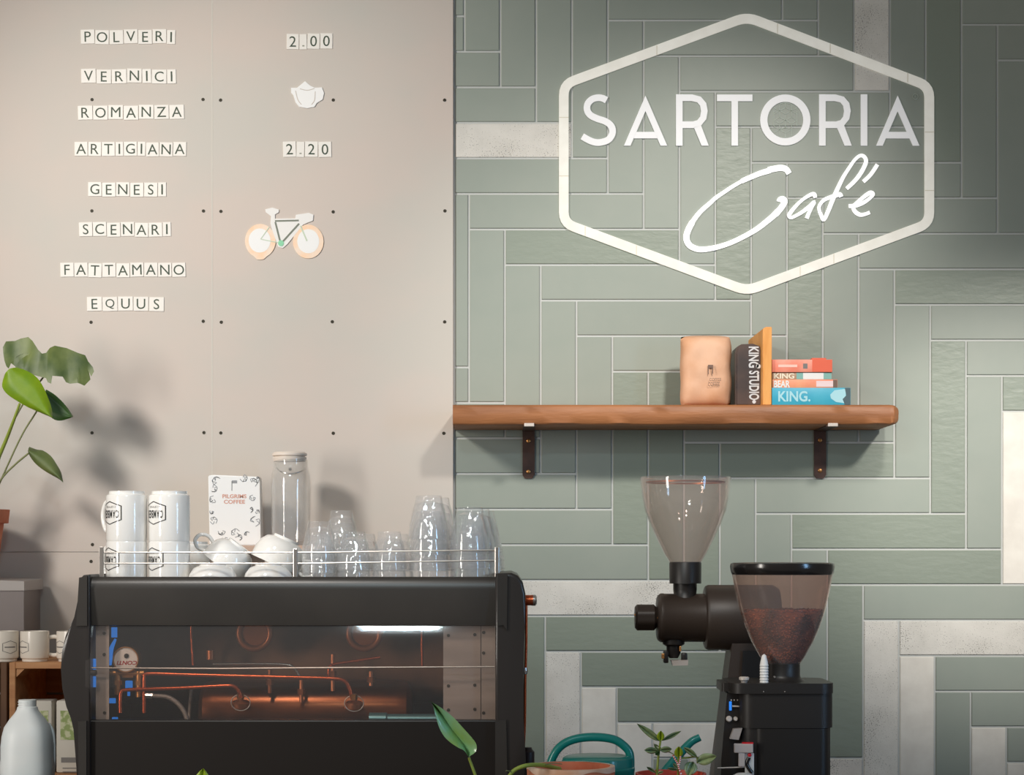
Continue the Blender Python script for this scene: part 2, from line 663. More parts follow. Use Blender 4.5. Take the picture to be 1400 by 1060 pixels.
def rim_pts(poly, d, n=5):
    """round the corners of a closed polygon"""
    out = []
    N = len(poly)
    for i in range(N):
        p0, p1, p2 = Vector(poly[i - 1]), Vector(poly[i]), Vector(poly[(i + 1) % N])
        a = p1 + (p0 - p1).normalized() * d
        b = p1 + (p2 - p1).normalized() * d
        for k in range(n + 1):
            t = k / n
            q = a * (1 - t) ** 2 + p1 * 2 * t * (1 - t) + b * t * t
            out.append((q.x, q.y))
    return out


# ================================================================== STRUCTURE
WY = 5.300        # face of the tiles
bm = bm_new()
box(bm, -2.9, 2.3, WY + 0.0035, 5.42, 0.0, 3.6)
wall = finish('wall_back', bm, 'grout', kind='structure')
bm = bm_new()
box(bm, -2.9, 2.3, 0.8, 5.42, -0.05, 0.0)
finish('floor', bm, 'floor', kind='structure')

# ---- herringbone tiles, long edge LX, pitch WX
WX_, WZ_ = 49.0, 48.62
LX_, LZ_ = 238.8, 237.2
OX, OYp = 641.2, 265.0
GAP = 2.9
speck_pts = [(700, 192), (1190, 60), (800, 820), (1205, 950), (1300, 872), (774, 950), (1160, 1052)]
white_pts = [(1385, 700), (1253, 980), (823, 1000), (873, 1030), (930, 1010), (1350, 1025), (1392, 1055)]
ripple_pts = [(800, 338), (1000, 250), (1290, 150), (1310, 395), (1300, 600), (1382, 540), (862, 530), (905, 530),
              (1100, 630), (1200, 725), (1240, 775), (1155, 900), (865, 630), (900, 770), (800, 865), (900, 865),
              (900, 920), (930, 965), (1100, 500), (960, 640), (1440, 700), (560, 900), (1500, 300), (735, 900)]


def tile_mesh(a, b, c, d, name):
    """one bevelled tile filling the picture rectangle minus the joint"""
    a += GAP / 2
    c -= GAP / 2
    b += GAP / 2
    d -= GAP / 2
    x0, x1, z0, z1 = X(a, WY), X(c, WY), Z(d, WY), Z(b, WY)
    cx, cz = (x0 + x1) / 2, (z0 + z1) / 2
    bv, y0, y1 = 0.0016, 0.0, 0.0034
    me = bpy.data.meshes.new(name)
    hx, hz = (x1 - x0) / 2, (z1 - z0) / 2
    vs = []
    for (s, y) in ((0.0, y1 + 0.002), (0.0, y0 + bv * 0.8), (bv, y0)):
        vs += [(-hx + s, y, -hz + s), (hx - s, y, -hz + s), (hx - s, y, hz - s), (-hx + s, y, hz - s)]
    fs = [(8, 9, 10, 11)]
    for r in (0, 4):
        for i in range(4):
            j = (i + 1) % 4
            fs.append((r + i, r + j, r + 4 + j, r + 4 + i))
    me.from_pydata(vs, [], fs)
    return me, (cx, WY, cz)


shared = {}
RX0, RX1, RY0, RY1 = 621.5, 1650, -250, 1490
ntile = 0
for j in range(-4, 6):
    for k in range(-30, 40):
        for kind in 'HV':
            x = OX + k * WX_ + j * LX_
            y = OYp + k * WZ_ - j * LZ_
            if kind == 'H':
                a, b, c, d = x, y, x + LX_, y + WZ_
            else:
                a, b, c, d = x, y + WZ_, x + WX_, y + WZ_ + LZ_
            a2, b2, c2, d2 = max(a, RX0), max(b, RY0), min(c, RX1), min(d, RY1)
            if c2 - a2 < 6 or d2 - b2 < 6:
                continue
            full = (a2, b2, c2, d2) == (a, b, c, d)

            def has(lst):
                return any(a < p[0] < c and b < p[1] < d for p in lst)
            m = 'tile_smooth'
            lab = None
            if has(speck_pts):
                m, lab = 'tile_speckle', 'speckled off-white tile'
            elif has(white_pts):
                m, lab = 'tile_white', 'plain off-white tile'
            elif has(ripple_pts):
                m, lab = 'tile_ripple', 'glossy rippled green-grey tile'
            key = (kind, m)
            if full and key in shared:
                me = shared[key]
                _, loc = None, (X((a + c) / 2, WY), WY, Z((b + d) / 2, WY))
            else:
                me, loc = tile_mesh(a2, b2, c2, d2, 'tile')
                me.materials.append(M[m])
                if full:
                    shared[key] = me
            o = bpy.data.objects.new('tile', me)
            C.objects.link(o)
            o.parent = wall
            o.location = Vector(loc) + Vector((0, random.uniform(-.0003, .0003), 0)) - wall.location
            if lab:
                o['label'] = lab
            ntile += 1

# ---- smooth sheet panels on the left with their screws
PY = WY - 0.009
cols = [(-700, -368), (-368, -39), (-39, 290), (290, 619.5)]
rows = [(-250, 755), (755, 1490)]
for (a, c) in cols:
    for (b, d) in rows:
        bm = bm_new()
        pbox(bm, a + 0.02, b + 0.3, c - 0.02, d - 0.3, PY, WY + 0.0035, 0.0003, 1)
        for f in bm.faces:
            if f.normal.x > 0.9 and c > 600:
                f.material_index = 1
        pn = finish('panel', bm, ['panel', 'panel_edge'], wall)
        me = None
        w3 = (c - a)
        for i, xx in enumerate((a + 12, (a + c) / 2, c - 12)):
            ys = (-168, -16, 136.5, 289, 440, 592, 745) if b < 0 else (768, 920, 1072)
            for yy in ys:
                if xx < -60:
                    continue
                if me is None:
                    bm = bm_new()
                    lathe(bm, [(0.0046, 0), (0.0042, 0.0012), (0.0018, 0.0012), (0.0012, 0.0002)], seg=12,
                          mat4=Matrix.Rotation(PI / 2, 4, 'X'))
                    so = finish('screw', bm, 'screw_dark', base=(0, 0, 0), smooth=40)
                    me = so.data
                    OFF[so.name] = OFF['wall_back']
                    o = so
                else:
                    o = bpy.data.objects.new('screw', me)
                    C.objects.link(o)
                o.parent = pn
                o.location = P(xx + random.uniform(-1, 1), yy + random.uniform(-.8, .8), PY) - OFF['wall_back']

for xs_ in (-368, -39, 290):
    bm = bm_new()
    pbox(bm, xs_ - .8, -249, xs_ + .8, 754, PY - .0004, PY - .0001)
    finish('joint_strip', bm, 'panel_seam', wall)

# ---- counters
bm = bm_new()
box(bm, -1.75, 1.5, 3.42, 4.86, 0.88, 0.92, 0.004)
ct = finish('counter', bm, 'counter_top', base=(0, 4.1, 0))
tag(ct, 'brown wooden bar counter carrying the coffee machine and grinders', 'counter')
bm = bm_new()
box(bm, -1.7, 1.45, 3.5, 4.8, 0.0, 0.88)
finish('cabinet_body', bm, 'counter_body', ct)
bm = bm_new()
box(bm, -2.2, -0.70, 4.90, 5.28, 0.86, 0.90, 0.003)
bc = finish('back_counter', bm, 'back_counter', base=(-1.4, 5.1, 0))
tag(bc, 'low back counter against the pale wall under the wooden crates', 'counter')
bm = bm_new()
box(bm, -2.18, -0.72, 4.94, 5.28, 0.0, 0.86)
finish('cabinet_body', bm, 'counter_body', bc)

# ================================================================== SIGN
SY0, SY1 = WY - 0.0045, WY - 0.0003
sign = thing('wall_sign', 'large white lit hexagon sign with cafe lettering on the green tiles', 'sign', P(1021, 210, WY))
bm = bm_new()
hexa = [(1021.2, 22.8), (1270.6, 118), (1270.6, 305.5), (1021.2, 397.8), (770.8, 305), (770.8, 115.2)]
stroke(bm, rim_pts(hexa, 15), 13.2, SY0, SY1, closed=True)
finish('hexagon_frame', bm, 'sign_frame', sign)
bm = bm_new()
for (x, y) in ((898, 68.6), (1063, 38.6), (1135, 66), (1241, 106), (1271, 180), (1271, 260), (1140, 353.6), (1094, 371),
               (870, 342), (800, 316), (771, 160), (771, 240)):
    if abs(x - 771) < 2 or abs(x - 1271) < 2:
        pbox(bm, x - 6.4, y, x + 6.4, y + 1.1, SY0 - .0004, SY0)
    else:
        pbox(bm, x - .5, y - 6.6, x + .6, y + 6.6, SY0 - .0004, SY0)
finish('frame_seam', bm, 'sign_seam', sign, kind='stuff')


def sg(pts, s=5.6, ox=780, oy=115, dx=0):
    return [(ox + x / s + dx, oy + y / s) for x, y in pts]


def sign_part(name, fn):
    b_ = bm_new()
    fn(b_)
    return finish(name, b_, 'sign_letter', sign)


def A_(dx):
    def f(b_):
        pprism(b_, sg([(409, 471), (574, 88), (574, 205), (459, 471)], dx=dx), SY0, SY1)
        pprism(b_, sg([(574, 88), (740, 471), (690, 471), (574, 205)], dx=dx), SY0, SY1)
        pprism(b_, sg([(482, 415), (503, 366), (645, 366), (668, 415)], dx=dx), SY0, SY1)
    return f


def R_(dx):
    def f(b_):
        pprism(b_, sg([(808, 78), (858, 78), (858, 471), (808, 471)], dx=dx), SY0, SY1)
        stroke(b_, sg([(858, 104), (930, 104)], dx=dx) + sg([(985, 118), (1016, 155), (1025, 205), (1016, 258), (985, 297), (940, 311), (858, 311)], dx=dx),
               9.0, SY0, SY1)
        pprism(b_, sg([(945, 330), (1000, 318), (1058, 471), (1004, 471)], dx=dx), SY0, SY1)
    return f


def S_(b_):
    stroke(b_, sg([(276, 123), (245, 108), (208, 104), (165, 116), (132, 150), (127, 195), (150, 235), (200, 262),
                   (262, 283), (303, 310), (321, 345), (318, 385), (290, 425), (245, 443), (200, 447), (150, 433),
                   (90, 400)]), 9.0, SY0, SY1, smooth=4)


def T_(b_):
    pprism(b_, sg([(1122, 80), (1393, 80), (1393, 130), (1122, 130)]), SY0, SY1)
    pprism(b_, sg([(1233, 130), (1282, 130), (1282, 471), (1233, 471)]), SY0, SY1)


def O_(b_):
    stroke(b_, [(1073.7 + 29.4 * math.cos(a * PI / 24), 164 + 29.9 * math.sin(a * PI / 24)) for a in range(48)], 9.8, SY0, SY1, closed=True)


def I_(b_):
    pprism(b_, [(1176.9, 129), (1185.8, 129), (1185.8, 199.1), (1176.9, 199.1)], SY0, SY1)


for f in (S_, A_(0), R_(0), T_, O_, R_(195.6), I_, A_(344.9)):
    sign_part('letter', f)
# thin cube pattern inside the round letter and the tiny trade mark
bm = bm_new()


def cu(x, y):
    return (1060 + x / 15.13, 130 + y / 15.13)


segs = [[(210, 160), (210, 260)], [(210, 395), (210, 665)], [(210, 785), (210, 865)], [(90, 190), (90, 455)],
        [(90, 585), (90, 840)], [(335, 190), (335, 455)], [(335, 590), (335, 840)],
        [(90, 325), (210, 260), (335, 325), (210, 395), (90, 325)], [(-20, 520), (90, 455), (210, 520)],
        [(-20, 530), (90, 585), (210, 520)], [(210, 520), (335, 590), (440, 530)], [(210, 520), (335, 455), (440, 520)],
        [(90, 715), (210, 665), (335, 715), (210, 785), (90, 715)], [(-30, 260), (90, 325), (-20, 390)],
        [(450, 260), (335, 325), (440, 390)], [(-20, 770), (90, 715), (-30, 640)], [(-30, 330), (-30, 640)],
        [(450, 330), (450, 640)], [(90, 190), (210, 150), (335, 190)]]
for s_ in segs:
    stroke(bm, [cu(*p) for p in s_], 0.9, WY - 0.0010, WY - 0.0004)
finish('cube_pattern', bm, 'sign_thin', sign)
bm = bm_new()
stroke(bm, [(1251.6 + 3.6 * math.cos(a * PI / 10), 132 + 3.6 * math.sin(a * PI / 10)) for a in range(20)], 0.7, WY - .002, WY - .0003, closed=True)
text_rect(bm, 'R', 1250.2, 130.2, 1253.2, 134, WY - .002)
finish('registered_mark', bm, 'sign_thin', sign)


def c1(p):
    return [(925 + x / 7.307, 205 + y / 7.307) for x, y in p]


def c2(p):
    return [(1050 + x / 9.032, 205 + y / 9.032) for x, y in p]


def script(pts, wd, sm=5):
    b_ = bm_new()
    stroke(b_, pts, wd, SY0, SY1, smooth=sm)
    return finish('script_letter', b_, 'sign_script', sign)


script(c2([(262, 292), (232, 245), (190, 225), (140, 222), (70, 234), (10, 246)]) +
       c1([(930, 205), (840, 232), (755, 266), (660, 308), (560, 365), (470, 425), (390, 480), (330, 535), (240, 615),
           (165, 710), (112, 810), (98, 885), (128, 950), (190, 985), (255, 995), (340, 985), (430, 965), (540, 928),
           (640, 882), (740, 828), (820, 778), (900, 715), (960, 665), (1010, 615)]) +
       c2([(92, 795), (150, 730), (192, 670), (205, 632), (185, 606), (150, 612), (140, 640)]),
       lambda t: 7.4 + 0.9 * math.sin(t * 17) - 1.5 * (0.25 < t < 0.42) + (0.6 if t > .9 else 0))
script(c2([(585, 590), (572, 548), (530, 552), (450, 598), (370, 665), (300, 745), (262, 805), (285, 835), (345, 812),
           (430, 762), (510, 700), (572, 642), (540, 710), (505, 780), (478, 845)]), lambda t: 4.9 + .5 * math.sin(t * 20))
script(c2([(972, 478), (1060, 395), (1130, 310), (1185, 215), (1212, 135), (1185, 80), (1135, 72), (1070, 125),
           (1000, 225), (930, 335), (875, 445), (825, 555), (785, 650), (745, 750), (690, 860), (655, 805), (632, 735),
           (640, 680), (690, 620), (760, 588), (840, 562), (888, 548), (905, 580)]), lambda t: 5.2 + .6 * math.sin(t * 15))
script(c2([(998, 695), (1090, 685), (1190, 645), (1270, 585), (1298, 545), (1262, 528), (1190, 575), (1110, 640),
           (1055, 700), (1075, 760), (1135, 800), (1195, 795), (1258, 772)]), lambda t: 5.2 + .5 * math.sin(t * 18))
script(c2([(1352, 180), (1290, 275), (1240, 335), (1178, 392)]), 5.4)

# ================================================================== MENU LETTERS
ORD = ['first', 'second', 'third', 'fourth', 'fifth', 'sixth', 'seventh', 'eighth', 'ninth']
menu = [('POLVERI', 110, 240, 50), ('VERNICI', 110.5, 241, 104), ('ROMANZA', 106, 252, 153.5),
        ('ARTIGIANA', 101.5, 255, 204), ('GENESI', 120, 227.5, 258.8), ('SCENARI', 107.5, 234, 313.8),
        ('FATTAMANO', 82, 254, 369), ('EQUUS', 118.5, 224.5, 416), ('2.00', 391.5, 455, 56.5), ('2.20', 386.5, 453.5, 203.8)]
LY0 = PY - 0.0022
for word, xa, xb, yc in menu:
    ws = [0.62 if ch in 'I.' else 1.0 for ch in word]
    tot = sum(ws)
    cur = xa
    num = word[0] == '2'
    for i, ch in enumerate(word):
        wpx = (xb - xa) * ws[i] / tot
        a, c = cur + 0.35, cur + wpx - 0.35
        cur += wpx
        hh = 10.6 if num else 9.7
        dy = random.uniform(-0.8, 0.8) + (0.4 * (i / len(word)) if word == 'ARTIGIANA' else 0)
        rot = random.uniform(-.03, .03)
        cx, cy = (a + c) / 2, yc + dy
        ctr = P(cx, cy, LY0)
        what = ('dot' if ch == '.' else ('digit ' + ch if num else 'letter ' + ch))
        t = thing('letter_tile', 'white tile with dark %s, %s in the %s' % (what, ORD[i], {'2.00': 'upper price row', '2.20': 'lower price row'}.get(word, word + ' row')), 'letter tile', ctr,
                  'letter tiles on the wall menu')
        bm = bm_new()
        box(bm, X(a, LY0), X(c, LY0), LY0, PY - 0.0001, Z(cy + hh, LY0), Z(cy - hh, LY0), 0.0006, 1)
        finish('card', bm, 'letter_card', t)
        bm = bm_new()
        if ch == '.':
            pbox(bm, cx - 1.2, cy + 4.6, cx + 1.6, cy + 6.4, LY0 - 0.0004, LY0)
            finish('dot', bm, 'letter_dot', t)
        else:
            asp = glyphs(ch)[2]
            lh = 7.2 if num else 6.9
            lw = min(asp * lh, 7.2)
            if ch == 'I':
                lw = 1.1
            text_rect(bm, ch, cx - lw, cy - lh, cx + lw, cy + lh, LY0 - 0.0004)
            # give the thin face a little body
            for v_ in list(bm.verts):
                pass
            finish('digit' if num else 'letter', bm, 'letter_ink', t, recalc=False)
        t.rotation_euler = (0, rot, 0)

# teapot and bicycle magnets
t = thing('teapot_magnet', 'small white teapot magnet between the two price rows', 'magnet', P(419, 130, PY))
bm = bm_new()
pprism(bm, [(417, 111), (424, 117), (430, 120), (440, 119.5), (443, 127), (441, 136), (433, 141), (430, 146), (420, 148),
            (409, 146), (404, 140), (401, 130), (398, 127), (398, 120), (406, 120), (411, 116)], PY - .003, PY - .0001)
finish('body', bm, 'card_white', t)
bm = bm_new()
stroke(bm, [(410, 121.5), (420, 123.5), (430, 121)], 1.0, PY - .0034, PY - .003, smooth=3)
stroke(bm, [(404, 124), (407, 136), (412, 143)], 1.0, PY - .0034, PY - .003, smooth=3)
stroke(bm, [(431, 125), (430, 137), (426, 143)], 1.0, PY - .0034, PY - .003, smooth=3)
finish('outline', bm, 'ink_soft' if 'ink_soft' in M else 'panel', t)

BS = 11.2


def bi(x, y):
    return (325 + x / BS, 275 + y / BS)


t = thing('bicycle_magnet', 'white bicycle shaped magnet with peach rims on the pale panel', 'magnet', P(388, 320, PY))
mat('peach_soft', (240, 222, 204), 0.6, var=((246, 208, 172), 30))
mat('grey_line', (120, 126, 112), 0.6)
mat('mint', (140, 210, 168), 0.6)
mat('green_soft', (200, 212, 190), 0.6)


def disc(bm, cx, cy, rx, ry, Y0, Y1, n=28, drop=0):
    pts = []
    for i in range(n):
        a = 2 * PI * i / n
        x, y = cx + rx * math.cos(a), cy + ry * math.sin(a)
        if drop and math.sin(a) > 0.97:
            y += drop
        pts.append((x, y))
    pprism(bm, pts, Y0, Y1)


for (cx, cy, dr) in ((335, 610, 2.5), (1080, 620, 0)):
    x, y = bi(cx, cy)
    bm = bm_new()
    disc(bm, x + (1 if dr else 0), y, 21, 23.2, PY - .0028, PY - .0001, drop=dr)
    wh = finish('wheel', bm, 'peach_soft', t)
    bm = bm_new()
    disc(bm, x, y - .5, 15, 16.5, PY - .0032, PY - .0028)
    finish('wheel_disc', bm, 'card_white', wh)
bm = bm_new()
pprism(bm, [bi(*p) for p in ((420, 125), (530, 100), (630, 130), (630, 170), (570, 205), (570, 270), (880, 265), (890, 210), (1090, 180),
                             (1160, 210), (1150, 300), (1000, 360), (760, 660), (690, 720), (620, 700), (520, 420), (500, 340), (510, 230), (430, 170))],
       PY - .0030, PY - .0001)
finish('backing', bm, 'cover_white', t)
bm = bm_new()
for a_, b_2, w_ in (((570, 305), (935, 297), 2.2), ((940, 345), (690, 620), 2.4), ((575, 320), (650, 620), 2.4)):
    stroke(bm, [bi(*a_), bi(*b_2)], w_, PY - .0036, PY - .003)
finish('bicycle_frame', bm, 'grey_line', t)
bm = bm_new()
for a_, b_2, w_ in (((960, 380), (1060, 610), 2.0), ((480, 400), (350, 585), 1.2), ((360, 585), (640, 640), 1.2)):
    bm = bm_new()
    stroke(bm, [bi(*a_), bi(*b_2)], w_, PY - .0040, PY - .0028)
    finish('frame_tube', bm, 'green_soft', t)
bm = bm_new()
disc(bm, *bi(662, 645), 4.0, 4.2, PY - .0042, PY - .003, 12)
finish('crank', bm, 'mint', t)

# ================================================================== SHELF
SF = 5.085
shelf = thing('wall_shelf', 'thick live-edge wooden shelf on the green tiled wall', 'shelf', P(925, 583, 5.19))
bm = bm_new()
zt, zb = Z(553.5, SF), Z(581, SF)
x0, x1 = X(619, SF), X(1232, SF)
N = 46
rings = []
for i in range(N + 1):
    RE = 0.030
    if i <= N - 12:
        x = x0 + (x1 - RE - x0) * i / (N - 12)
        end = 0
    else:
        ph = (i - (N - 12)) / 12 * PI / 2
        x = x1 - RE + RE * math.sin(ph)
        end = 1 - math.cos(ph)
    wob = 0.0012 * math.sin(i * 1.3) + 0.0009 * math.sin(i * 0.47)
    a_t, a_b, a_y = 0.017 * end, 0.018 * end, 0.035 * end
    sec = [(SF + .005 + wob + a_y, zt - a_t), (SF - .001 + wob + a_y, zt - .006 - a_t * .8), (SF + wob * 2 + a_y, (zt + zb) / 2),
           (SF + .003 + wob + a_y, zb + .005 + a_b * .8), (SF + .011 + a_y, zb + a_b), (WY - .001 - a_y * 2, zb + a_b), (WY - .001 - a_y * 2, zt - a_t)]
    rings.append([bm.verts.new((x, y, z)) for y, z in sec])
for i in range(N):
    a, b = rings[i], rings[i + 1]
    for k in range(7):
        q = (k + 1) % 7
        bm.faces.new((a[k], a[q], b[q], b[k]))
bm.faces.new(rings[0])
bm.faces.new(rings[-1][::-1])
finish('board', bm, 'shelf_wood', shelf, smooth=50)
for cx, sy in ((722.6, (603, 645)), (1121.2, (602, 643.5))):
    bm = bm_new()
    pts = [(cx - 8.2, 560), (cx + 8.2, 560), (cx + 8.4, 649), (cx + 5, 654.5), (cx - 5, 654.5), (cx - 8.2, 650)]
    pprism(bm, pts, WY - .005, WY - .0006)
    box(bm, X(cx - 8, WY), X(cx + 8, WY), SF + 0.012, WY - .001, zb - .0035, zb - .0002)
    br = finish('bracket', bm, 'bracket_iron', shelf)
    bm = bm_new()
    box(bm, X(cx - 6.5, WY), X(cx + 6.5, WY), SF + .001, SF + .0118, zb - .0040, zb + .0045, 0.001)
    finish('bracket_tip', bm, 'pale_steel', br, label='pale steel bracket tip')
    for yy in sy:
        bm = bm_new()
        lathe(bm, [(0.0058, 0.0), (0.0052, 0.002), (0.003, 0.003)], seg=14,
              mat4=Matrix.Translation(P(cx, yy, WY - .005)) @ Matrix.Rotation(PI / 2, 4, 'X'))
        finish('screw', bm, 'brass', br, smooth=40, label='brass screw')

ZS = zt + 0.0005       # top of the shelf
SH = 5.13


def on_shelf(px, Y=SH):
    return Vector((X(px, Y), Y, ZS))


# paper bag
bag = thing('coffee_bag', 'plump brown kraft paper coffee bag standing on the shelf', 'bag', on_shelf(967, 5.17))
bm = bm_new()
nx, nz = 14, 20
bx0, bx1 = X(931.5, SH), X(1001.5, SH)
bz0, bz1 = ZS, Z(457, SH)
for side in (0, 1):
    g = []
    for j in range(nz + 1):
        v = j / nz
        row = []
        for i in range(nx + 1):
            u = i / nx
            e = min(1, (1 - abs(2 * u - 1) ** 5)) * min(1, (1 - abs(2 * v - 1) ** 6))
            inset = 0.004 * (abs(2 * v - 1) ** 8) + 0.0015 * math.sin(v * 14) * (1 if u > .5 else -.6)
            x = bx0 + (bx1 - bx0) * u
            x += -inset if u > 0.5 else inset
            z = bz0 + (bz1 - bz0) * v
            if v > 0.98:
                z -= 0.004 * abs(2 * u - 1) ** 4
            n = noise.noise(Vector((u * 3.5, v * 4.5, side * 5))) * 0.006
            dep = (0.030 + n) * e ** 0.6 + 0.001
            row.append(bm.verts.new((x, 5.165 + (dep if side else -dep), z)))
        g.append(row)
    for j in range(nz):
        for i in range(nx):
            bm.faces.new((g[j][i], g[j][i + 1], g[j + 1][i + 1], g[j + 1][i]))
bmesh.ops.remove_doubles(bm, verts=bm.verts[:], dist=0.0022)
finish('body', bm, 'kraft', bag, smooth=60)
bm = bm_new()
YB = 5.165 - .0385
pbox(bm, 968, 499, 975, 503, YB, YB + .001)
pbox(bm, 968, 503, 969, 512, YB, YB + .001)
pbox(bm, 974, 503, 975, 511, YB, YB + .001)
text_rect(bm, 'COFFEE', 970, 517, 986, 521, YB)
text_rect(bm, 'COFFEE', 968, 523, 984, 528, YB)
finish('print', bm, 'kraft_ink', bag, recalc=False)

# upright dark book
bk = thing('upright_book', 'thick dark paperback with silver lettering down its spine, beside the paper bag', 'book', on_shelf(1024, 5.17))
bm = bm_new()
pprism(bm, [(1005.5, 554), (1005.5, 482), (1008, 474), (1014, 470.5), (1030, 470), (1038, 473), (1043, 479), (1044, 554)], SH, SH + .115)
for v in bm.verts:
    if v.co.z < ZS + .004:
        v.co.z = ZS
bmesh.ops.bevel(bm, geom=[e for e in bm.edges if abs(e.verts[0].co.y - e.verts[1].co.y) < 1e-6 and e.verts[0].co.y < SH + .01],
                offset=0.004, segments=2, affect='EDGES')
finish('cover', bm, 'book_dark', bk, smooth=40)
bm = bm_new()
text_rect(bm, '*KING', 1023.5, 474, 1037.5, 503, SH - .0006, 90)
text_rect(bm, '*STUDIO', 1024, 507, 1038, 547, SH - .0006, 90)
disc(bm, 1031, 549.5, 2.6, 2.6, SH - .0006, SH, 10)
disc(bm, 1037, 501, 3.5, 3, SH - .0006, SH, 10)
finish('spine_lettering', bm, 'book_silver', bk, recalc=False)

# wooden book end (thin upright board)
be = bm_new()
YE = 5.105
zt_ = Z(447, YE)
vs = [(X(1043, YE), YE, ZS), (X(1055, YE), YE, ZS), (X(1055.5, YE), YE, zt_), (X(1047, YE), YE, zt_), (X(1043, YE), YE, zt_ - .005),
      ]
fr = [be.verts.new(v) for v in vs]
bk_ = [be.verts.new((v[0] - 0.018, YE + .165, v[2] - (0.012 if v[2] > ZS else 0))) for v in vs]
be.faces.new(fr)
be.faces.new(bk_[::-1])
for i in range(5):
    j = (i + 1) % 5
    be.faces.new((fr[i], bk_[i], bk_[j], fr[j]))
bmesh.ops.bevel(be, geom=be.edges[:], offset=0.0015, segments=2, affect='EDGES')
o = finish('book_end', be, 'book_end')
tag(o, 'upright honey-coloured wooden board between the dark book and the stack', 'book end')

# stacked books
stack = [
    ('blue_book', 'large bright blue book at the bottom of the shelf stack', 1055.5, 530.5, 1163, 554, 'book_blue', 5.10, .155),
    ('peach_book', 'peach paperback lying on the big blue book', 1056, 518.5, 1145, 530.5, 'peach', 5.115, .11),
    ('tan_book', 'tan and seafoam paperback under the coral book', 1056, 508.8, 1137.5, 518.5, 'tan', 5.12, .11),
    ('coral_book', 'coral red paperback on top of the shelf stack', 1055.5, 491.5, 1138, 508.8, 'coral', 5.115, .12)]
zcur = ZS
for nm, lab, a, b, c, d, m, Y, dp in stack:
    hgt = Z(b, Y) - Z(d, Y)
    z0 = zcur
    z1 = z0 + hgt
    zcur = z1 + 0.0002
    t = thing(nm, lab, 'book', Vector((X((a + c) / 2, Y), Y + dp / 2, z0)), 'books stacked on the wall shelf')
    xa, xb = X(a, Y), X(c, Y)
    bm = bm_new()
    box(bm, xa, xb, Y, Y + .004, z0, z1, 0.0012)
    box(bm, xa, xb, Y + .001, Y + dp, z0, z0 + .0012)
    box(bm, xa, xb, Y + .001, Y + dp, z1 - .0012, z1)
    finish('cover', bm, m, t, smooth=40)
    bm = bm_new()
    box(bm, xa + .002, xb - .002, Y + .004, Y + dp - .003, z0 + .0012, z1 - .0012)
    finish('page_block', bm, 'pages', t)

    def zz(py):     # rows of this book's spine
        return 760 + (EYE - (z0 + (d - py) / (d - b) * hgt)) * F / (Y - .0005)
    YT = Y - .0005
    if nm == 'blue_book':
        bm = bm_new()
        text_rect(bm, '*KING.', 1064, zz(535), 1108, zz(549.5), YT)
        finish('title', bm, 'book_ice', t, recalc=False)
        bm = bm_new()
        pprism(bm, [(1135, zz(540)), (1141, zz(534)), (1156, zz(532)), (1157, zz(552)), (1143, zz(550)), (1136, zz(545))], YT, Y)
        finish('cover_patch', bm, 'book_ice', t)  # pale ice-blue shape towards the end of the spine
        bm = bm_new()
        pprism(bm, [(1155, zz(530.8)), (1162.6, zz(530.8)), (1162.6, zz(553.5)), (1155, zz(553.5)), (1152, zz(546)), (1157, zz(541))], YT - .0003, Y)
        finish('spine_end', bm, 'book_slate', t)
    elif nm == 'tan_book':
        bm = bm_new()
        text_rect(bm, '*KING', 1058.5, zz(510), 1086, zz(517.5), YT)
        finish('title', bm, 'cream', t, recalc=False)
        bm = bm_new()
        pbox(bm, 1089, zz(509.2), 1137, zz(518.2), YT, Y)
        sp = finish('spine_band', bm, 'seafoam', t)
        bm = bm_new()
        pbox(bm, 1098, zz(509.2), 1126, zz(518.2), YT - .0003, YT)
        finish('label_band', bm, 'cover_white', sp)
    elif nm == 'peach_book':
        bm = bm_new()
        text_rect(bm, '*BEAR', 1058, zz(520), 1080, zz(529.5), YT)
        finish('title', bm, 'cover_white', t, recalc=False)
        bm = bm_new()
        pbox(bm, 1116, zz(520.5), 1139, zz(528.5), YT, Y)
        finish('label_band', bm, 'pinkish', t)
        bm = bm_new()
        pbox(bm, 1139, zz(519), 1144.6, zz(530), YT, Y)
        finish('spine_end', bm, 'kraft_ink', t)
        bm = bm_new()
        text_rect(bm, 'IIIIIII', 1083, zz(521), 1112, zz(529), YT)
        bm.free()
    else:
        bm = bm_new()
        pbox(bm, 1110.5, zz(491.8), 1137.8, zz(508.4), YT, Y)
        finish('spine_band', bm, 'coral_deep', t)
        bm = bm_new()
        pbox(bm, 1098, zz(497), 1104, zz(504), YT, Y)
        finish('publisher_mark', bm, 'ink_grey', t)
        bm = bm_new()
        box(bm, X(1110, Y), X(1130, Y), Y + .004, Y + .07, z1, z1 + .0045, .001)
        finish('raised_flap', bm, 'coral_deep', t)
        bm = bm_new()
        pbox(bm, 1064, zz(498.5), 1090, zz(502), YT, Y)
        finish('title_band', bm, 'coral_ink', t)

# ================================================================== ESPRESSO MACHINE
MY = 4.17
mach = thing('espresso_machine', 'wide black espresso machine with a glass back panel and copper pipes inside', 'espresso machine',
             Vector((X(400, MY), 4.44, 0.92)))
MB = 4.72        # far side
DZ = Z(803, 4.28)


def mpart(name, m, fn, smooth=None, label=None, parent=None, recalc=True):
    b_ = bm_new()
    fn(b_)
    return finish(name, b_, m, parent or mach, smooth=smooth, label=label, recalc=recalc)


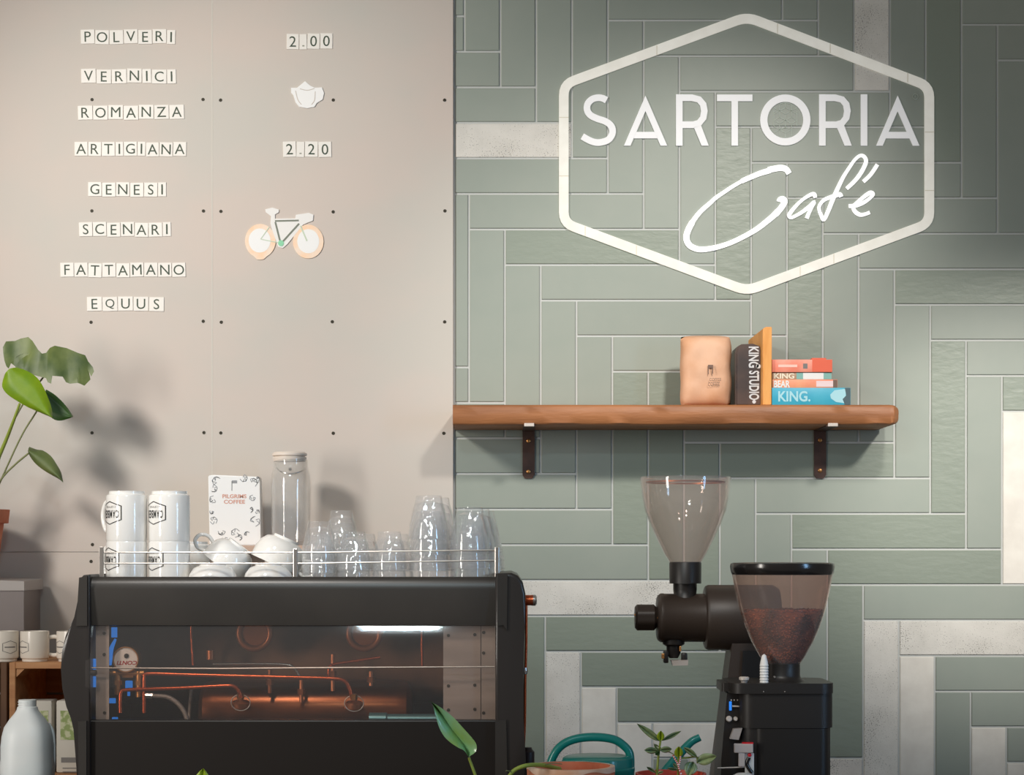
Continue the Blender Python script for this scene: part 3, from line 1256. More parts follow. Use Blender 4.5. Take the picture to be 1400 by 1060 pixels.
def top_panel(b):
    pts = [(MY + .055, Z(790, MY)), (MY + .010, Z(789, MY)), (MY + .003, Z(792.5, MY)), (MY - .001, Z(798, MY)), (MY - .004, Z(806, MY)),
           (MY + .004, Z(855.5, MY)), (MY + .03, Z(856.5, MY)), (MY + .055, Z(856, MY))]
    xa, xb = X(118, MY), X(680, MY)
    A = [b.verts.new((xa, y, z)) for y, z in pts]
    B = [b.verts.new((xb, y, z)) for y, z in pts]
    b.faces.new(A)
    b.faces.new(B[::-1])
    for i in range(len(pts)):
        j = (i + 1) % len(pts)
        b.faces.new((A[i], A[j], B[j], B[i]))


mpart('top_panel', 'machine_black', top_panel, 35)
mpart('lower_panel', 'machine_lower', lambda b: pbox(b, 117, 985, 694, 1090, MY, MY + .03, .003))
mpart('deck', 'rail_steel', lambda b: box(b, X(118, MY), X(682, MY), MY + .05, MB, DZ - .012, DZ, .002), label='steel cup warming deck')
mpart('back_frame', 'machine_black', lambda b: (box(b, X(118, MY), X(682, MY), MB - .02, MB, 0.98, DZ - .012),
                                                box(b, X(118, MY), X(682, MY), MY + .02, MB, 0.95, 0.98)))
mpart('inner_wall', 'inner_haze', lambda b: (box(b, X(118, MY), X(682, MY), MB - .12, MB - .11, 0.98, DZ - .02)))
LP = [(123, 785.5), (114, 786.5), (110, 791), (104, 845), (97, 855), (89.5, 869), (85, 889), (83.2, 915), (85.2, 942), (90.5, 966), (97, 983), (103, 997),
      (106, 1092), (123, 1092)]
RP = [(677, 784), (699, 783.2), (708, 787), (715, 797), (718.5, 812), (717.5, 860), (716, 920), (716, 985), (719, 1040), (720, 1092), (677, 1092)]


def side(pts, ya, yb, bev):
    def f(b):
        pprism(b, pts, ya, yb)
        sel = [e for e in b.edges if abs(e.verts[0].co.y - e.verts[1].co.y) < 1e-6 and e.verts[0].co.y < ya + .001]
        bmesh.ops.bevel(b, geom=sel, offset=bev, segments=4, profile=0.6, affect='EDGES')
    return f


mpart('side_panel', 'machine_side', side(LP, MY - .012, MB + .02, 0.004), 40, label='left side cheek with a bulge')
mpart('side_panel', 'machine_side', side(RP, MY - .012, MB + .02, 0.009), 40, label='right side cheek with rounded shoulder')
for pts in ([(108, 790), (119, 788), (119, 856), (104, 856)], [(106.5, 987), (118, 986), (118, 1092), (107.5, 1092)],
            [(680, 785.5), (694, 785), (693, 862), (688, 855), (680, 856)], [(677, 986), (692, 985), (694.5, 1092), (677, 1092)]):
    mpart('corner_trim', 'machine_black', lambda b: pprism(b, pts, MY - .017, MY - .011))
for ix, (fx, fy) in enumerate(((140, 4.22), (660, 4.22), (140, 4.66), (660, 4.66))):
    mpart('foot', 'black_plastic', lambda b: lathe(b, [(.022, .9205), (.022, .945), (.016, .951)], X(fx, MY), fy, 16), 40)


# curved glass back
def pane(b):
    xa, xb = X(118.5, MY), X(677.5, MY)
    n = 14
    z0, z1 = Z(986, MY), Z(856, MY)
    prev = None
    for th in (0, 0.003):
        rows_ = []
        for i in range(n + 1):
            t = i / n
            z = z0 + (z1 - z0) * t
            y = MY + .006 - .020 * math.sin(PI * t) + th
            rows_.append((b.verts.new((xa, y, z)), b.verts.new((xb, y, z))))
        for i in range(n):
            b.faces.new((rows_[i][0], rows_[i][1], rows_[i + 1][1], rows_[i + 1][0]))


mpart('glass_pane', 'pane', pane, 60, recalc=False)
mpart('streak_rod', 'rail_steel', lambda b: tube(b, [P(118, 913.5, MY + .004), P(300, 914.5, MY + .004), P(480, 913, MY + .004), P(676, 912, MY + .004)], .0018, 8), 40)  # rod standing for the highlight streak along the curved glass
mpart('pane_clip', 'black_plastic', lambda b: lathe(b, [(.006, 0), (.006, .014), (.004, .016)], seg=12,
      mat4=Matrix.Translation(P(122, 920, MY - .004)) @ Matrix.Rotation(PI / 2, 4, 'Y')), 40)

# gauge
YG = MY + .045
gz = P(172, 902, YG)
G = mpart('pressure_gauge', 'brass', lambda b: lathe(b, [(.0285, -.03), (.0285, 0), (.0275, .003), (.0255, .003), (.0255, -.002)], seg=40,
          mat4=Matrix.Translation(gz) @ Matrix.Rotation(PI / 2, 4, 'X')), 40)
bm = bm_new()
lathe(bm, [(.0252, -.001), (.0252, .0005)], seg=40, mat4=Matrix.Translation(gz) @ Matrix.Rotation(PI / 2, 4, 'X'))
finish('dial', bm, 'gauge_white', G)
bm = bm_new()
lathe(bm, [(.005, 0), (.005, .003), (.003, .0035)], seg=20, mat4=Matrix.Translation(P(173, 897, YG)) @ Matrix.Rotation(PI / 2, 4, 'X'))
finish('dial_hub', bm, 'black_plastic', G, smooth=40)
bm = bm_new()
text_rect(bm, '*CONTI', 159.5, 903.8, 186.5, 909.4, YG - .0012, 180, sl=1.2)
finish('dial_lettering', bm, 'gauge_red', G, recalc=False)


def pipe(name, pts, r, m, Y=None, Y2=None, label=None):
    def f(b):
        n = len(pts)
        tube(b, [P(p[0], p[1], (Y if Y2 is None else Y + (Y2 - Y) * i / (n - 1))) for i, p in enumerate(pts)], r, 10, smooth=4)
    return mpart(name, m, f, 60, label)


pipe('copper_pipe', [(197, 975), (197, 940), (197.5, 926), (203, 921.5), (260, 923), (400, 926.5), (455, 928), (470, 931), (477, 939), (481, 953)], .0042, 'copper', MY + .05, MY + .06)
pipe('copper_pipe', [(164.5, 975), (164.5, 955), (166, 947), (175, 943.5), (250, 941), (306, 938), (320, 939), (327, 946), (330, 954)], .0042, 'copper', MY + .038, MY + .05)
pipe('copper_pipe', [(449.5, 926), (449.5, 916), (455, 909), (479, 905), (520, 899)], .003, 'copper', MY + .10)
pipe('copper_pipe', [(577, 857), (577, 885), (577.5, 912)], .0028, 'copper', MY + .12)
pipe('copper_pipe', [(261, 857), (262, 880), (264, 910)], .0028, 'copper', MY + .14)
pipe('steel_pipe', [(291, 908.5), (345, 908), (390, 909), (402, 914), (410, 925)], .0030, 'steel', MY + .09)
pipe('braided_hose', [(207, 951.5), (228, 953), (243, 962), (252, 974), (257, 988)], .0052, 'braid', MY + .05)
pipe('grey_hose', [(262, 940), (260, 960), (258, 990)], .004, 'braid', MY + .16)


def boiler(b):
    zc, yc = Z(975, MY + .15), MY + .19
    lathe(b, [(.0, -.235), (.05, -.233), (.066, -.222), (.07, -.20), (.07, .20), (.066, .222), (.05, .233), (.0, .235)], seg=36,
          mat4=Matrix.Translation((X(420, MY + .19), yc, zc)) @ Matrix.Rotation(PI / 2, 4, 'Y'), cap=False)


mpart('boiler', 'boiler_copper', boiler, 40)


def steam_boiler(b):
    yc = MY + .30
    lathe(b, [(.0, -.40), (.06, -.397), (.09, -.38), (.095, -.35), (.095, .35), (.09, .38), (.06, .397), (.0, .40)], seg=36,
          mat4=Matrix.Translation((X(392, yc), yc, Z(905, yc))) @ Matrix.Rotation(PI / 2, 4, 'Y'), cap=False)


mpart('steam_boiler', 'inner_haze', steam_boiler, 40)
for (cx, cy) in ((329, 958), (484, 959)):
    yb_ = MY + .10
    mpart('flange', 'copper_dark', lambda b: (lathe(b, [(.020, 0), (.020, .01), (.0165, .013), (.0165, .010), (.006, .016), (.006, .024), (.0, .024)], seg=28,
          mat4=Matrix.Translation(P(cx, cy + 9, yb_)) @ Matrix.Rotation(-0.35, 4, 'X') @ Matrix.Rotation(.5, 4, 'X'), cap=False)), 40)
    mpart('flange_ring', 'pale_steel', lambda b: tube(b, [P(cx, cy + 3, yb_ - .02) + Vector((.0205 * math.cos(a * PI / 14), -.004 * math.sin(a * PI / 14), .0175 * math.sin(a * PI / 14))) for a in range(28)], .0011, 8, closed=True), 60)
    mpart('nut', 'brass', lambda b: lathe(b, [(.0075, 0), (.0075, .012)], seg=6, mat4=Matrix.Translation(P(cx + 1 - 1, cy - 2, MY + .055)) @ Matrix.Rotation(0.1, 4, 'X')))
for (cx, cy, m_) in ((348, 866, 'copper_dark'), (498, 866, 'copper_dark')):
    def ringf(b, cx=cx, cy=cy):
        yb_ = MY + .13
        ctr = P(cx, cy, yb_)
        tube(b, [ctr + Vector((.034 * math.cos(a * PI / 16), 0, .034 * math.sin(a * PI / 16))) for a in range(32)], .0075, 10, closed=True)
        lathe(b, [(.032, 0), (.030, .008)], seg=32, mat4=Matrix.Translation(ctr + Vector((0, .008, 0))) @ Matrix.Rotation(PI / 2, 4, 'X'))
    mpart('group_ring', m_, ringf, 50)


# brass manifold under the gauge
def manifold(b):
    yv = MY + .06
    for cx, ya, yb_ in ((161, 918, 950), (190, 918, 953)):
        tube(b, [P(cx, ya, yv), P(cx, yb_, yv)], .0072, 10)
        lathe(b, [(.0095, 0), (.0095, .010)], seg=6, mat4=Matrix.Translation(P(cx, 937, yv)))
        lathe(b, [(.0072, 0), (.0072, .010)], seg=6, mat4=Matrix.Translation(P(cx, 950, yv)))
    tube(b, [P(150, 921, yv), P(197, 921, yv)], .0072, 10)
    box(b, X(167, yv), X(183, yv), yv - .006, yv + .006, Z(927, yv), Z(919, yv), .001)


mpart('brass_manifold', 'brass', manifold, 40)
mpart('hose_nut', 'steel', lambda b: tube(b, [P(199, 951, MY + .05), P(209, 951.5, MY + .05)], .007, 6), 30)


def fittings(b):
    for cx, a, c, yv in ((369, 916, 948, MY + .11), (455, 895, 945, MY + .13), (507, 918, 938, MY + .12), (412, 930, 960, MY + .10)):
        tube(b, [P(cx, a, yv), P(cx, c, yv)], .0045, 8)
        lathe(b, [(.0085, 0), (.0085, .012)], seg=6, mat4=Matrix.Translation(P(cx, (a + c) / 2 + 5, yv)))
    lathe(b, [(.009, 0), (.009, .02)], seg=12, mat4=Matrix.Translation(P(288, 902, MY + .13)))


mpart('pipe_fittings', 'copper_dark', fittings, 40)
mpart('blue_glint_block', 'blue_glow', lambda b: (pbox(b, 171, 931, 181, 942, MY + .13, MY + .135, .002),  # blue reflection inside, painted as a glowing block
                                            pbox(b, 174, 942, 177.5, 952, MY + .13, MY + .135, .001)), label='blue reflection painted as a glowing block')
for (a, b_, c, d, yy) in ((125, 901, 131, 916, .02), (125, 925, 131, 940, .02), (152, 858, 160, 872, .16), (149, 955, 158, 962, .16), (153, 981, 161, 986, .15)):  # window reflections painted as small glowing boxes, no lamps
    mpart('blue_glint', 'blue_glow', lambda bb: pbox(bb, a, b_, c, d, MY + yy, MY + yy + .004, .001), label='small blue reflection painted as a glow')
# blue window reflection behind the gauge, shaped as a glowing tube
mpart('blue_glint_arc', 'blue_glow', lambda b: tube(b, [P(158, 874, MY + .15), P(152, 888, MY + .15), P(150.5, 902, MY + .15), P(151, 910, MY + .15)], lambda t: .0055 * math.sin(PI * (.15 + .7 * t)), 8, smooth=4), 50)


def plate(a, c, screws, yy):
    p_ = mpart('inner_plate', 'aluminium', lambda b: box(b, X(a, MY + yy), X(c, MY + yy), MY + yy, MY + yy + .003, Z(990, MY + yy), Z(852, MY + yy)))
    for sx, sy in screws:
        bm = bm_new()
        lathe(bm, [(.0034, 0), (.0034, .0015), (.0015, .002)], seg=10, mat4=Matrix.Translation(P(sx, sy, MY + yy)) @ Matrix.Rotation(PI / 2, 4, 'X'))
        finish('screw', bm, 'screw_dark', p_, smooth=40)


plate(131, 149, ((142.5, 866), (142.5, 895), (143, 975)), .022)
plate(606, 657, ((613, 869), (649, 868), (613, 938), (649, 937), (613, 971), (649, 970)), .030)
plate(658, 678, ((661, 865), (661, 893), (661, 975)), .026)
mat('teal_steel', (96, 138, 144), 0.3, 0.5)
mpart('hose_connector', 'teal_steel', lambda b: tube(b, [P(505, 984, MY + .06), P(528, 984, MY + .06), P(530, 984, MY + .06), P(604, 984, MY + .06)], lambda t: .015 if t < .5 else .012, 14), 40)

# steam knob, wand
KX = P(716, 821, MY + .06)
mpart('steam_knob', 'copper', lambda b: lathe(b, [(.0118, -.004), (.0112, .014), (.0118, .020)], seg=24,
      mat4=Matrix.Translation(KX) @ Matrix.Rotation(PI / 2, 4, 'Y')), 40)
mpart('knob_cap', 'steel', lambda b: lathe(b, [(.0118, .020), (.0118, .025), (.008, .028)], seg=24,
      mat4=Matrix.Translation(KX) @ Matrix.Rotation(PI / 2, 4, 'Y')), 40, label='chrome knob cap')
pipe('steam_wand', [(719.5, 828), (719.3, 880), (718, 930), (717.5, 985), (716, 1020)], .0030, 'copper', MY + .05)
mpart('wand_joint', 'steel', lambda b: lathe(b, [(.0055, 0), (.007, .006), (.0055, .014)], seg=14, mat4=Matrix.Translation(P(717.5, 922, MY + .05))), 50)

# cup rail
RY = MY + .025
railp = mpart('cup_rail', 'rail_steel', lambda b: (
    tube(b, [P(140, 755.5, RY), P(400, 755.8, RY), P(679, 752.5, RY)], .0016, 8),
    tube(b, [P(140, 770.5, RY), P(400, 770.8, RY), P(679, 766.5, RY)], .0016, 8),
    tube(b, [P(140, 755.5, RY), Vector((X(140, RY), MB - .03, Z(755.5, RY)))], .0016, 8),
    tube(b, [P(679, 752.5, RY), Vector((X(679, RY), MB - .03, Z(755, RY)))], .0016, 8),
    tube(b, [P(679, 766.5, RY), Vector((X(679, RY), MB - .03, Z(768, RY)))], .0016, 8),
    tube(b, [P(140, 770.5, RY), Vector((X(140, RY), MB - .03, Z(770.5, RY)))], .0016, 8),
    tube(b, [Vector((X(140, RY), MB - .03, Z(755.5, RY))), Vector((X(679, RY), MB - .03, Z(755, RY)))], .0016, 8),
), 40)
for (px, yy, top) in ((139, RY - .002, 747.5), (404, RY - .002, 750), (679.5, RY - .002, 748), (139, MB - .03, 749), (404, MB - .03, 749), (679.5, MB - .03, 749)):
    bm = bm_new()
    xx = X(px, RY)
    box(bm, xx - .0048, xx + .0048, yy - .003, yy + .003, DZ, Z(top, RY), .0015)
    finish('post', bm, 'rail_steel', railp)

# ================================================================== CUPS ON THE MACHINE
MS = 4.29         # depth of the mug row


def mug_body(b, r=.0445, h=.108):
    lathe(b, [(.0, .006), (r * .80, .006), (r * .83, .001), (r * .86, .0), (r * .87, .006), (r * .97, .0085), (r, .013), (r, h - .004), (r * .985, h),
              (r * .93, h), (r * .93, .012), (.0, .012)], seg=56, cap=False)


def mug_handle(b, r, h, ang):
    ca, sa = math.cos(ang), math.sin(ang)
    pts = [(r - .004, h * .22), (r + .018, h * .2), (r + .030, h * .38), (r + .030, h * .6), (r + .018, h * .80), (r - .004, h * .78)]
    tube(b, [Vector((d * ca, d * sa, z)) for d, z in pts], .0055, 10, smooth=4)


def cyl_map(r, ang0, z0, s):
    """flat logo coordinates to the mug wall"""
    def f(u, v):
        a = ang0 + u * s / r
        return Vector((math.cos(a) * (r + .0004), math.sin(a) * (r + .0004), z0 + v * s))
    return f


def hex_logo(b, fmap, wd=1.5):
    """pointy-top hexagon outline; unit = px at the mug"""
    V = [(0, 15), (18, 9), (18, -9), (0, -15), (-18, -9), (-18, 9)]
    V = [p for i in range(6) for p in ([(V[i][0] + (V[(i + 1) % 6][0] - V[i][0]) * k / 8, V[i][1] + (V[(i + 1) % 6][1] - V[i][1]) * k / 8) for k in range(8)])]
    n = len(V)
    inn = [(x * .92, y * .92) for x, y in V]
    o_ = [b.verts.new(fmap(*p)) for p in V]
    i_ = [b.verts.new(fmap(*p)) for p in inn]
    for k in range(n):
        j = (k + 1) % n
        b.faces.new((o_[k], o_[j], i_[j], i_[k]))


def mug_logo(b, fmap, top='CAMBER', small='COFFEE', h=10.0):
    hex_logo(b, fmap)
    for word, cv, hh, ww in ((top, 1.5, h, 29),):
        n = len(word)
        for i, ch in enumerate(word):
            a = -ww / 2 + i * ww / n
            put_text(b, '*' + ch, lambda u, v: fmap(a + u * ww / n * .78 + ww / n * .11, cv - hh / 2 + v * hh))


def small_line(b, fmap, small='COFFEE'):
    n = len(small)
    for i, ch in enumerate(small):
        a = -10 + i * 20 / n
        put_text(b, ch, lambda u, v: fmap(a + u * 20 / n * .7, -9.0 + v * 2.6))


def make_mug(label, loc, flip, lang, hang, scale_px=None, r=.0445, h=.108, logo=True, body='china'):
    """mug standing at loc; flip: upside down; lang logo angle, hang handle angle (world, seen from above)"""
    t = thing('mug', label, 'mug', loc)
    R_m = Matrix.Identity(4)
    if not flip:      # profile is drawn foot at z=0
        R_m = Matrix.Identity(4)
    else:
        R_m = Matrix.Translation((0, 0, h)) @ Matrix.Rotation(PI, 4, 'X')
    T = Matrix.Translation(loc) @ R_m

    def put(name, fn, m, sm=None, rc=True, parent=t):
        b = bm_new()
        fn(b)
        bmesh.ops.transform(b, matrix=T, verts=b.verts[:])
        return finish(name, b, m, parent, smooth=sm, recalc=rc)
    la = -lang if flip else lang
    ha = -hang if flip else hang
    bo = put('body', lambda b: mug_body(b, r, h), body, 30)
    put('handle', lambda b: mug_handle(b, r, h, ha), body, 60)
    if logo:
        s = .0955 / 56
        put('logo', lambda b: mug_logo(b, cyl_map(r, la, h * .44, s)), 'ink_black', None, False, bo)
        put('logo_small_print', lambda b: small_line(b, cyl_map(r, la, h * .44, s)), 'ink_grey', None, False, bo)
    return t


LA = math.radians(-132)
for (px, dang, nm) in ((173.2, 0, 'left'), (231.5, 0.06, 'second')):
    for lev in (0, 1):
        loc = Vector((X(px, MS), MS, DZ + lev * .0996 + .0002))
        where = ('upper' if lev else 'lower')
        lab = 'white logo mug upside down, %s of the %s' % (where, 'outer stack by the rail end' if nm == 'left' else 'stack next to the teacups')
        make_mug(lab, loc, True, LA + (0.0 if lev else -0.12) + dang, math.radians(143 if nm == 'left' else 110), None)


def cup_body(b, r=.050, h=.058):
    lathe(b, [(.0, .004), (r * .42, .004), (r * .46, .0), (r * .50, .0), (r * .50, .005), (r * .72, .010), (r * .88, .022), (r * .97, .038), (r, h),
              (r * .96, h), (r * .90, .036), (r * .66, .014), (.0, .009)], seg=44, cap=False)


def cup_handle(b, r, h, ang):
    ca, sa = math.cos(ang), math.sin(ang)
    pts = [(r * .90, h * .50), (r + .012, h * .42), (r + .028, h * .56), (r + .030, h * .82), (r + .015, h * .98), (r * .96, h * .92)]
    tube(b, [Vector((d * ca, d * sa, z)) for d, z in pts], lambda t: .0042, 10, smooth=4)


def make_cup(label, T, hang, r=.052, h=.060):
    t = thing('teacup', label, 'cup', T.translation, 'white teacups on the machine')
    for nm, fn, sm in (('body', lambda b: cup_body(b, r, h), 35), ('handle', lambda b: cup_handle(b, r, h, hang), 60)):
        b = bm_new()
        fn(b)
        bmesh.ops.transform(b, matrix=T, verts=b.verts[:])
        finish(nm, b, 'china', t, smooth=sm)
    return t


def flipped(loc, h):
    return Matrix.Translation(Vector(loc) + Vector((0, 0, h))) @ Matrix.Rotation(PI, 4, 'X')


def tilted(px, py, Y, deg, r, h):
    """upside-down cup with the rim centre at the picture point, leaning clockwise by deg"""
    return (Matrix.Translation(P(px, py, Y)) @ Matrix.Rotation(math.radians(deg), 4, 'Y')
            @ Matrix.Rotation(math.radians(-2), 4, 'X') @ Matrix.Rotation(PI, 4, 'X') @ Matrix.Translation((0, 0, -h)))


make_cup('white teacup upside down under the left leaning cup', flipped((X(290, 4.26), 4.27, DZ), .052), math.radians(-80), .056, .052)
make_cup('white teacup with raised handle leaning beside the mugs', tilted(305, 776, 4.37, 37, .056, .062), math.radians(180), .056, .062)
make_cup('white teacup upside down under the right leaning cup', flipped((X(366, 4.26), 4.27, DZ), .052), math.radians(-80), .056, .052)
make_cup('white teacup leaning with its handle by the middle rail post', tilted(376, 772, 4.37, 24, .058, .064), math.radians(10), .058, .064)
make_cup('white teacup behind the leaning cups at the middle post', flipped((X(392, 4.5), 4.50, DZ), .09), math.radians(0), .052, .088)
make_mug('plain white mug behind the stacked logo mugs and the handle', Vector((X(262, 4.52), 4.52, DZ + .0002)), True, 0, math.radians(90), None,
         r=.042, h=.100, logo=False)


# ---- drinking glasses
def tumbler(b, r=.0385, h=.082):
    fl = lambda a, z: (math.cos(PI / 9) / math.cos((a % (2 * PI / 9)) - PI / 9)) ** 0.8 if 0.006 < z < h * .61 else 1.0
    lathe(b, [(.0, .0), (r * .60, .0), (r * .64, .003), (r * .69, .014), (r * .82, h * .34), (r * .93, h * .60), (r * .95, h * .66), (r, h - .001), (r * .97, h),
              (r * .93, h - .002), (r * .89, h * .66), (r * .78, h * .36), (r * .60, .017), (r * .3, .012), (.0, .011)], seg=54, rf=fl, cap=False)


protoL = thing('glass_tumbler', 'x', 'glass', (0, 0, 0))
b = bm_new()
tumbler(b, .0440, .0945)
bmesh.ops.transform(b, matrix=Matrix.Translation((0, 0, .0945)) @ Matrix.Rotation(PI, 4, 'X'), verts=b.verts[:])
oL = finish('glass_tumbler', b, 'glass', base=(0, 0, 0), smooth=28)
bpy.data.objects.remove(protoL)
b = bm_new()
tumbler(b, .0385, .083)
bmesh.ops.transform(b, matrix=Matrix.Translation((0, 0, .083)) @ Matrix.Rotation(PI, 4, 'X'), verts=b.verts[:])
oS = finish('glass_tumbler', b, 'glass', base=(0, 0, 0), smooth=28)
meL, meS = oL.data, oS.data
bpy.data.objects.remove(oL)
bpy.data.objects.remove(oS)
LV = ['lowest', 'second lowest', 'third from the bottom', 'topmost']
stacks = [
    (436, 4.28, 'S', 3, .0298, 'front stack right of the middle rail post'),
    (484, 4.28, 'S', 2, .037, 'low front stack beside the middle post stack'),
    (532, 4.28, 'S', 2, .037, 'low front stack touching the tallest stack'),
    (586.5, 4.29, 'L', 4, .0345, 'tallest front stack'),
    (642, 4.29, 'L', 3, .0395, 'front stack at the right rail end'),
    (449, 4.375, 'S', 2, .036, 'second row behind the middle post'),
    (497, 4.375, 'S', 2, .033, 'second row behind the first low stack'),
    (543, 4.375, 'S', 2, .033, 'second row behind the second low stack'),
    (597, 4.39, 'L', 4, .034, 'second row behind the tallest stack'),
    (652, 4.39, 'L', 3, .0385, 'second row at the right rail end'),
    (467, 4.46, 'S', 4, .029, 'third-row stack above the low ones'),
    (659, 4.49, 'L', 3, .0375, 'third row at the right rail end'),
    (665, 4.60, 'L', 2, .0375, 'last row at the right rail end'),
]
for px, Y, kd, n, st, where in stacks:
    for i in range(n):
        o = bpy.data.objects.new('glass_tumbler', meL if kd == 'L' else meS)
        C.objects.link(o)
        o.location = (X(px, Y) + random.uniform(-.0008, .0008), Y + random.uniform(-.001, .001), DZ + .0003 + i * st)
        o.rotation_euler = (0, 0, random.uniform(0, 1))
        lv = LV[i] if i < n - 1 else 'topmost'
        tag(o, 'clear tumbler upside down, %s in the %s' % (lv, where), 'glass', 'upside-down tumblers on the machine')

# ---- ledge behind, coffee card and storage jar
LDY = 5.05
bm = bm_new()
box(bm, X(240, LDY), X(446, LDY), LDY, PY - .0005, Z(757, LDY), Z(746, LDY), .002)
o = finish('wall_ledge', bm, 'ledge_wood')
tag(o, 'narrow pale wooden ledge on the panel wall behind the cups', 'ledge')
LZ = Z(746, LDY) + .0003
YC = 5.14
t = thing('coffee_box', 'white coffee packet with grey sketches standing on the pale ledge', 'packet', Vector((X(320, YC), YC + .02, LZ)))
bm = bm_new()
vs = [(284.5, 650.5), (291, 649.5), (354, 652), (355, 657), (357.5, 0), (286.5, 0)]
pts = [(X(a, YC), (Z(b_, YC) if b_ else LZ)) for a, b_ in vs]
prism(bm, pts, YC, YC + .045)
bmesh.ops.bevel(bm, geom=bm.edges[:], offset=.002, segments=2, affect='EDGES')
finish('body', bm, 'card_white', t, smooth=40)
bm = bm_new()
text_rect(bm, '*PILGRIMS', 304, 676, 337, 681.5, YC - .0006)
text_rect(bm, '*COFFEE', 306, 683.5, 335, 689, YC - .0006)
finish('title', bm, 'card_ink', t, recalc=False)
bm = bm_new()
random.seed(3)
stroke(bm, [(317, 658), (317, 671)], 1, YC - .0006, YC)
pbox(bm, 317, 657, 324, 661, YC - .0006, YC)
for (x, y, r_) in ((296, 658, 6), (292, 668, 5), (291, 683, 5), (292, 712, 5), (346, 660, 6), (352, 656, 4), (345, 681, 4), (342, 697, 4), (349, 713, 7),
                   (303, 727, 5), (322, 729, 6), (338, 731, 4), (327, 735, 4), (333, 654, 5), (309, 738, 3), (352, 700, 3), (289, 700, 3)):
    for q in range(4):
        a0 = random.uniform(0, 2 * PI)
        p0 = (max(287, min(354.5, x + r_ * .3 * math.cos(a0))), y + r_ * .3 * math.sin(a0))
        p1 = (max(287, min(354.5, x + r_ * math.cos(a0 + .8))), y + r_ * math.sin(a0 + .8))
        p2 = (max(287, min(354.5, x + r_ * math.cos(a0 + 1.9))), y + r_ * math.sin(a0 + 1.9))
        stroke(bm, [p0, p1, p2], 0.9, YC - .0006, YC, smooth=3)
finish('sketches', bm, 'card_grey', t)

YJ = 5.13
t = thing('storage_jar', 'tall clear glass storage jar with pale lid beside the coffee packet', 'jar', Vector((X(397.5, YJ), YJ, LZ)))
k_ = YJ / F
bm = bm_new()
hj = Z(625, YJ) - LZ
lathe(bm, [(.0, LZ), (24 * k_, LZ), (26.5 * k_, LZ + .006), (27 * k_, LZ + hj * .7), (26 * k_, LZ + hj * .8), (23.5 * k_, LZ + hj * .88), (23 * k_, LZ + hj * .97),
           (22 * k_, LZ + hj * .97), (22.3 * k_, LZ + hj * .88), (24.8 * k_, LZ + hj * .78), (25.6 * k_, LZ + .012), (.0, LZ + .009)], X(397.5, YJ), YJ, 44, cap=False)
finish('jar_body', bm, 'jar_glass', t, smooth=40)
bm = bm_new()
z9 = Z(627, YJ)
lathe(bm, [(21.5 * k_, z9 - .008), (23 * k_, z9), (23 * k_, z9 + .003), (21 * k_, z9 + .004), (21 * k_, z9 + .006), (23.6 * k_, z9 + .007), (23.6 * k_, z9 + .012), (21 * k_, z9 + .016)],
      X(396, YJ), YJ, 44)
finish('lid', bm, 'jar_lid', t, smooth=30)
bm = bm_new()
tube(bm, [P(378, 640, YJ - .02), P(384, 645, YJ - .045), P(397, 648, YJ - .052), P(411, 645, YJ - .045), P(418, 640, YJ - .02)], .0016, 8, smooth=4)
lathe(bm, [(.004, 0), (.004, .006)], seg=12, mat4=Matrix.Translation(P(397, 642, YJ - .052)) @ Matrix.Rotation(PI / 2, 4, 'X'))
finish('wire_clasp', bm, 'steel', t, smooth=50)

# ================================================================== BACK GRINDER
GY = 4.45
gk = GY / F
g1 = thing('tall_coffee_grinder', 'tall black coffee grinder with an empty clear hopper and side knob', 'coffee grinder', Vector((X(1005, GY), GY, .92)))


def gpart(root, name, m, fn, sm=None, label=None, parent=None):
    b_ = bm_new()
    fn(b_)
    return finish(name, b_, m, parent or root, smooth=sm, label=label)


def prof(pairs, k, Y):
    return [(r * k, Z(y, Y)) for r, y in pairs]


hop = gpart(g1, 'hopper', 'hopper', lambda b: lathe(b, prof([(21, 770), (29, 757), (41, 733), (50, 713), (53.5, 703), (55.5, 699), (59, 680), (62.5, 655), (62, 652.5), (60, 653.5),
            (58, 680), (54, 700), (49, 713), (40, 733), (28, 757), (20, 770)], gk, GY), X(937, GY), GY, 56, cap=False), 50)
gpart(g1, 'hopper_rim', 'copper_dark', lambda b: lathe(b, prof([(54, 660.5), (54, 658.5), (50, 658.2), (50, 660.7), (54, 660.5)], gk, GY), X(937, GY), GY, 48, cap=False), 40, parent=hop)
gpart(g1, 'hopper_collar', 'black_plastic', lambda b: lathe(b, prof([(22, 798), (21.8, 797), (22, 770), (21, 768.5), (17, 768.5)], gk, GY), X(937, GY), GY, 36), 40)
gpart(g1, 'neck', 'black_plastic', lambda b: lathe(b, prof([(19, 822), (18, 816), (15.5, 812), (16.2, 806), (16.2, 797)], gk, GY), X(936.5, GY), GY, 36), 40)


def xcyl(b, a, c, yc, prof_, Y=GY, seg=48, rf=None):
    """cylinder along X from picture column a; prof_ list of (radius px, column)"""
    lathe(b, [(r * gk, (c_ - a) * gk) for r, c_ in prof_], seg=seg, rf=rf,
          mat4=Matrix.Translation(P(a, yc, Y)) @ Matrix.Rotation(PI / 2, 4, 'Y'))


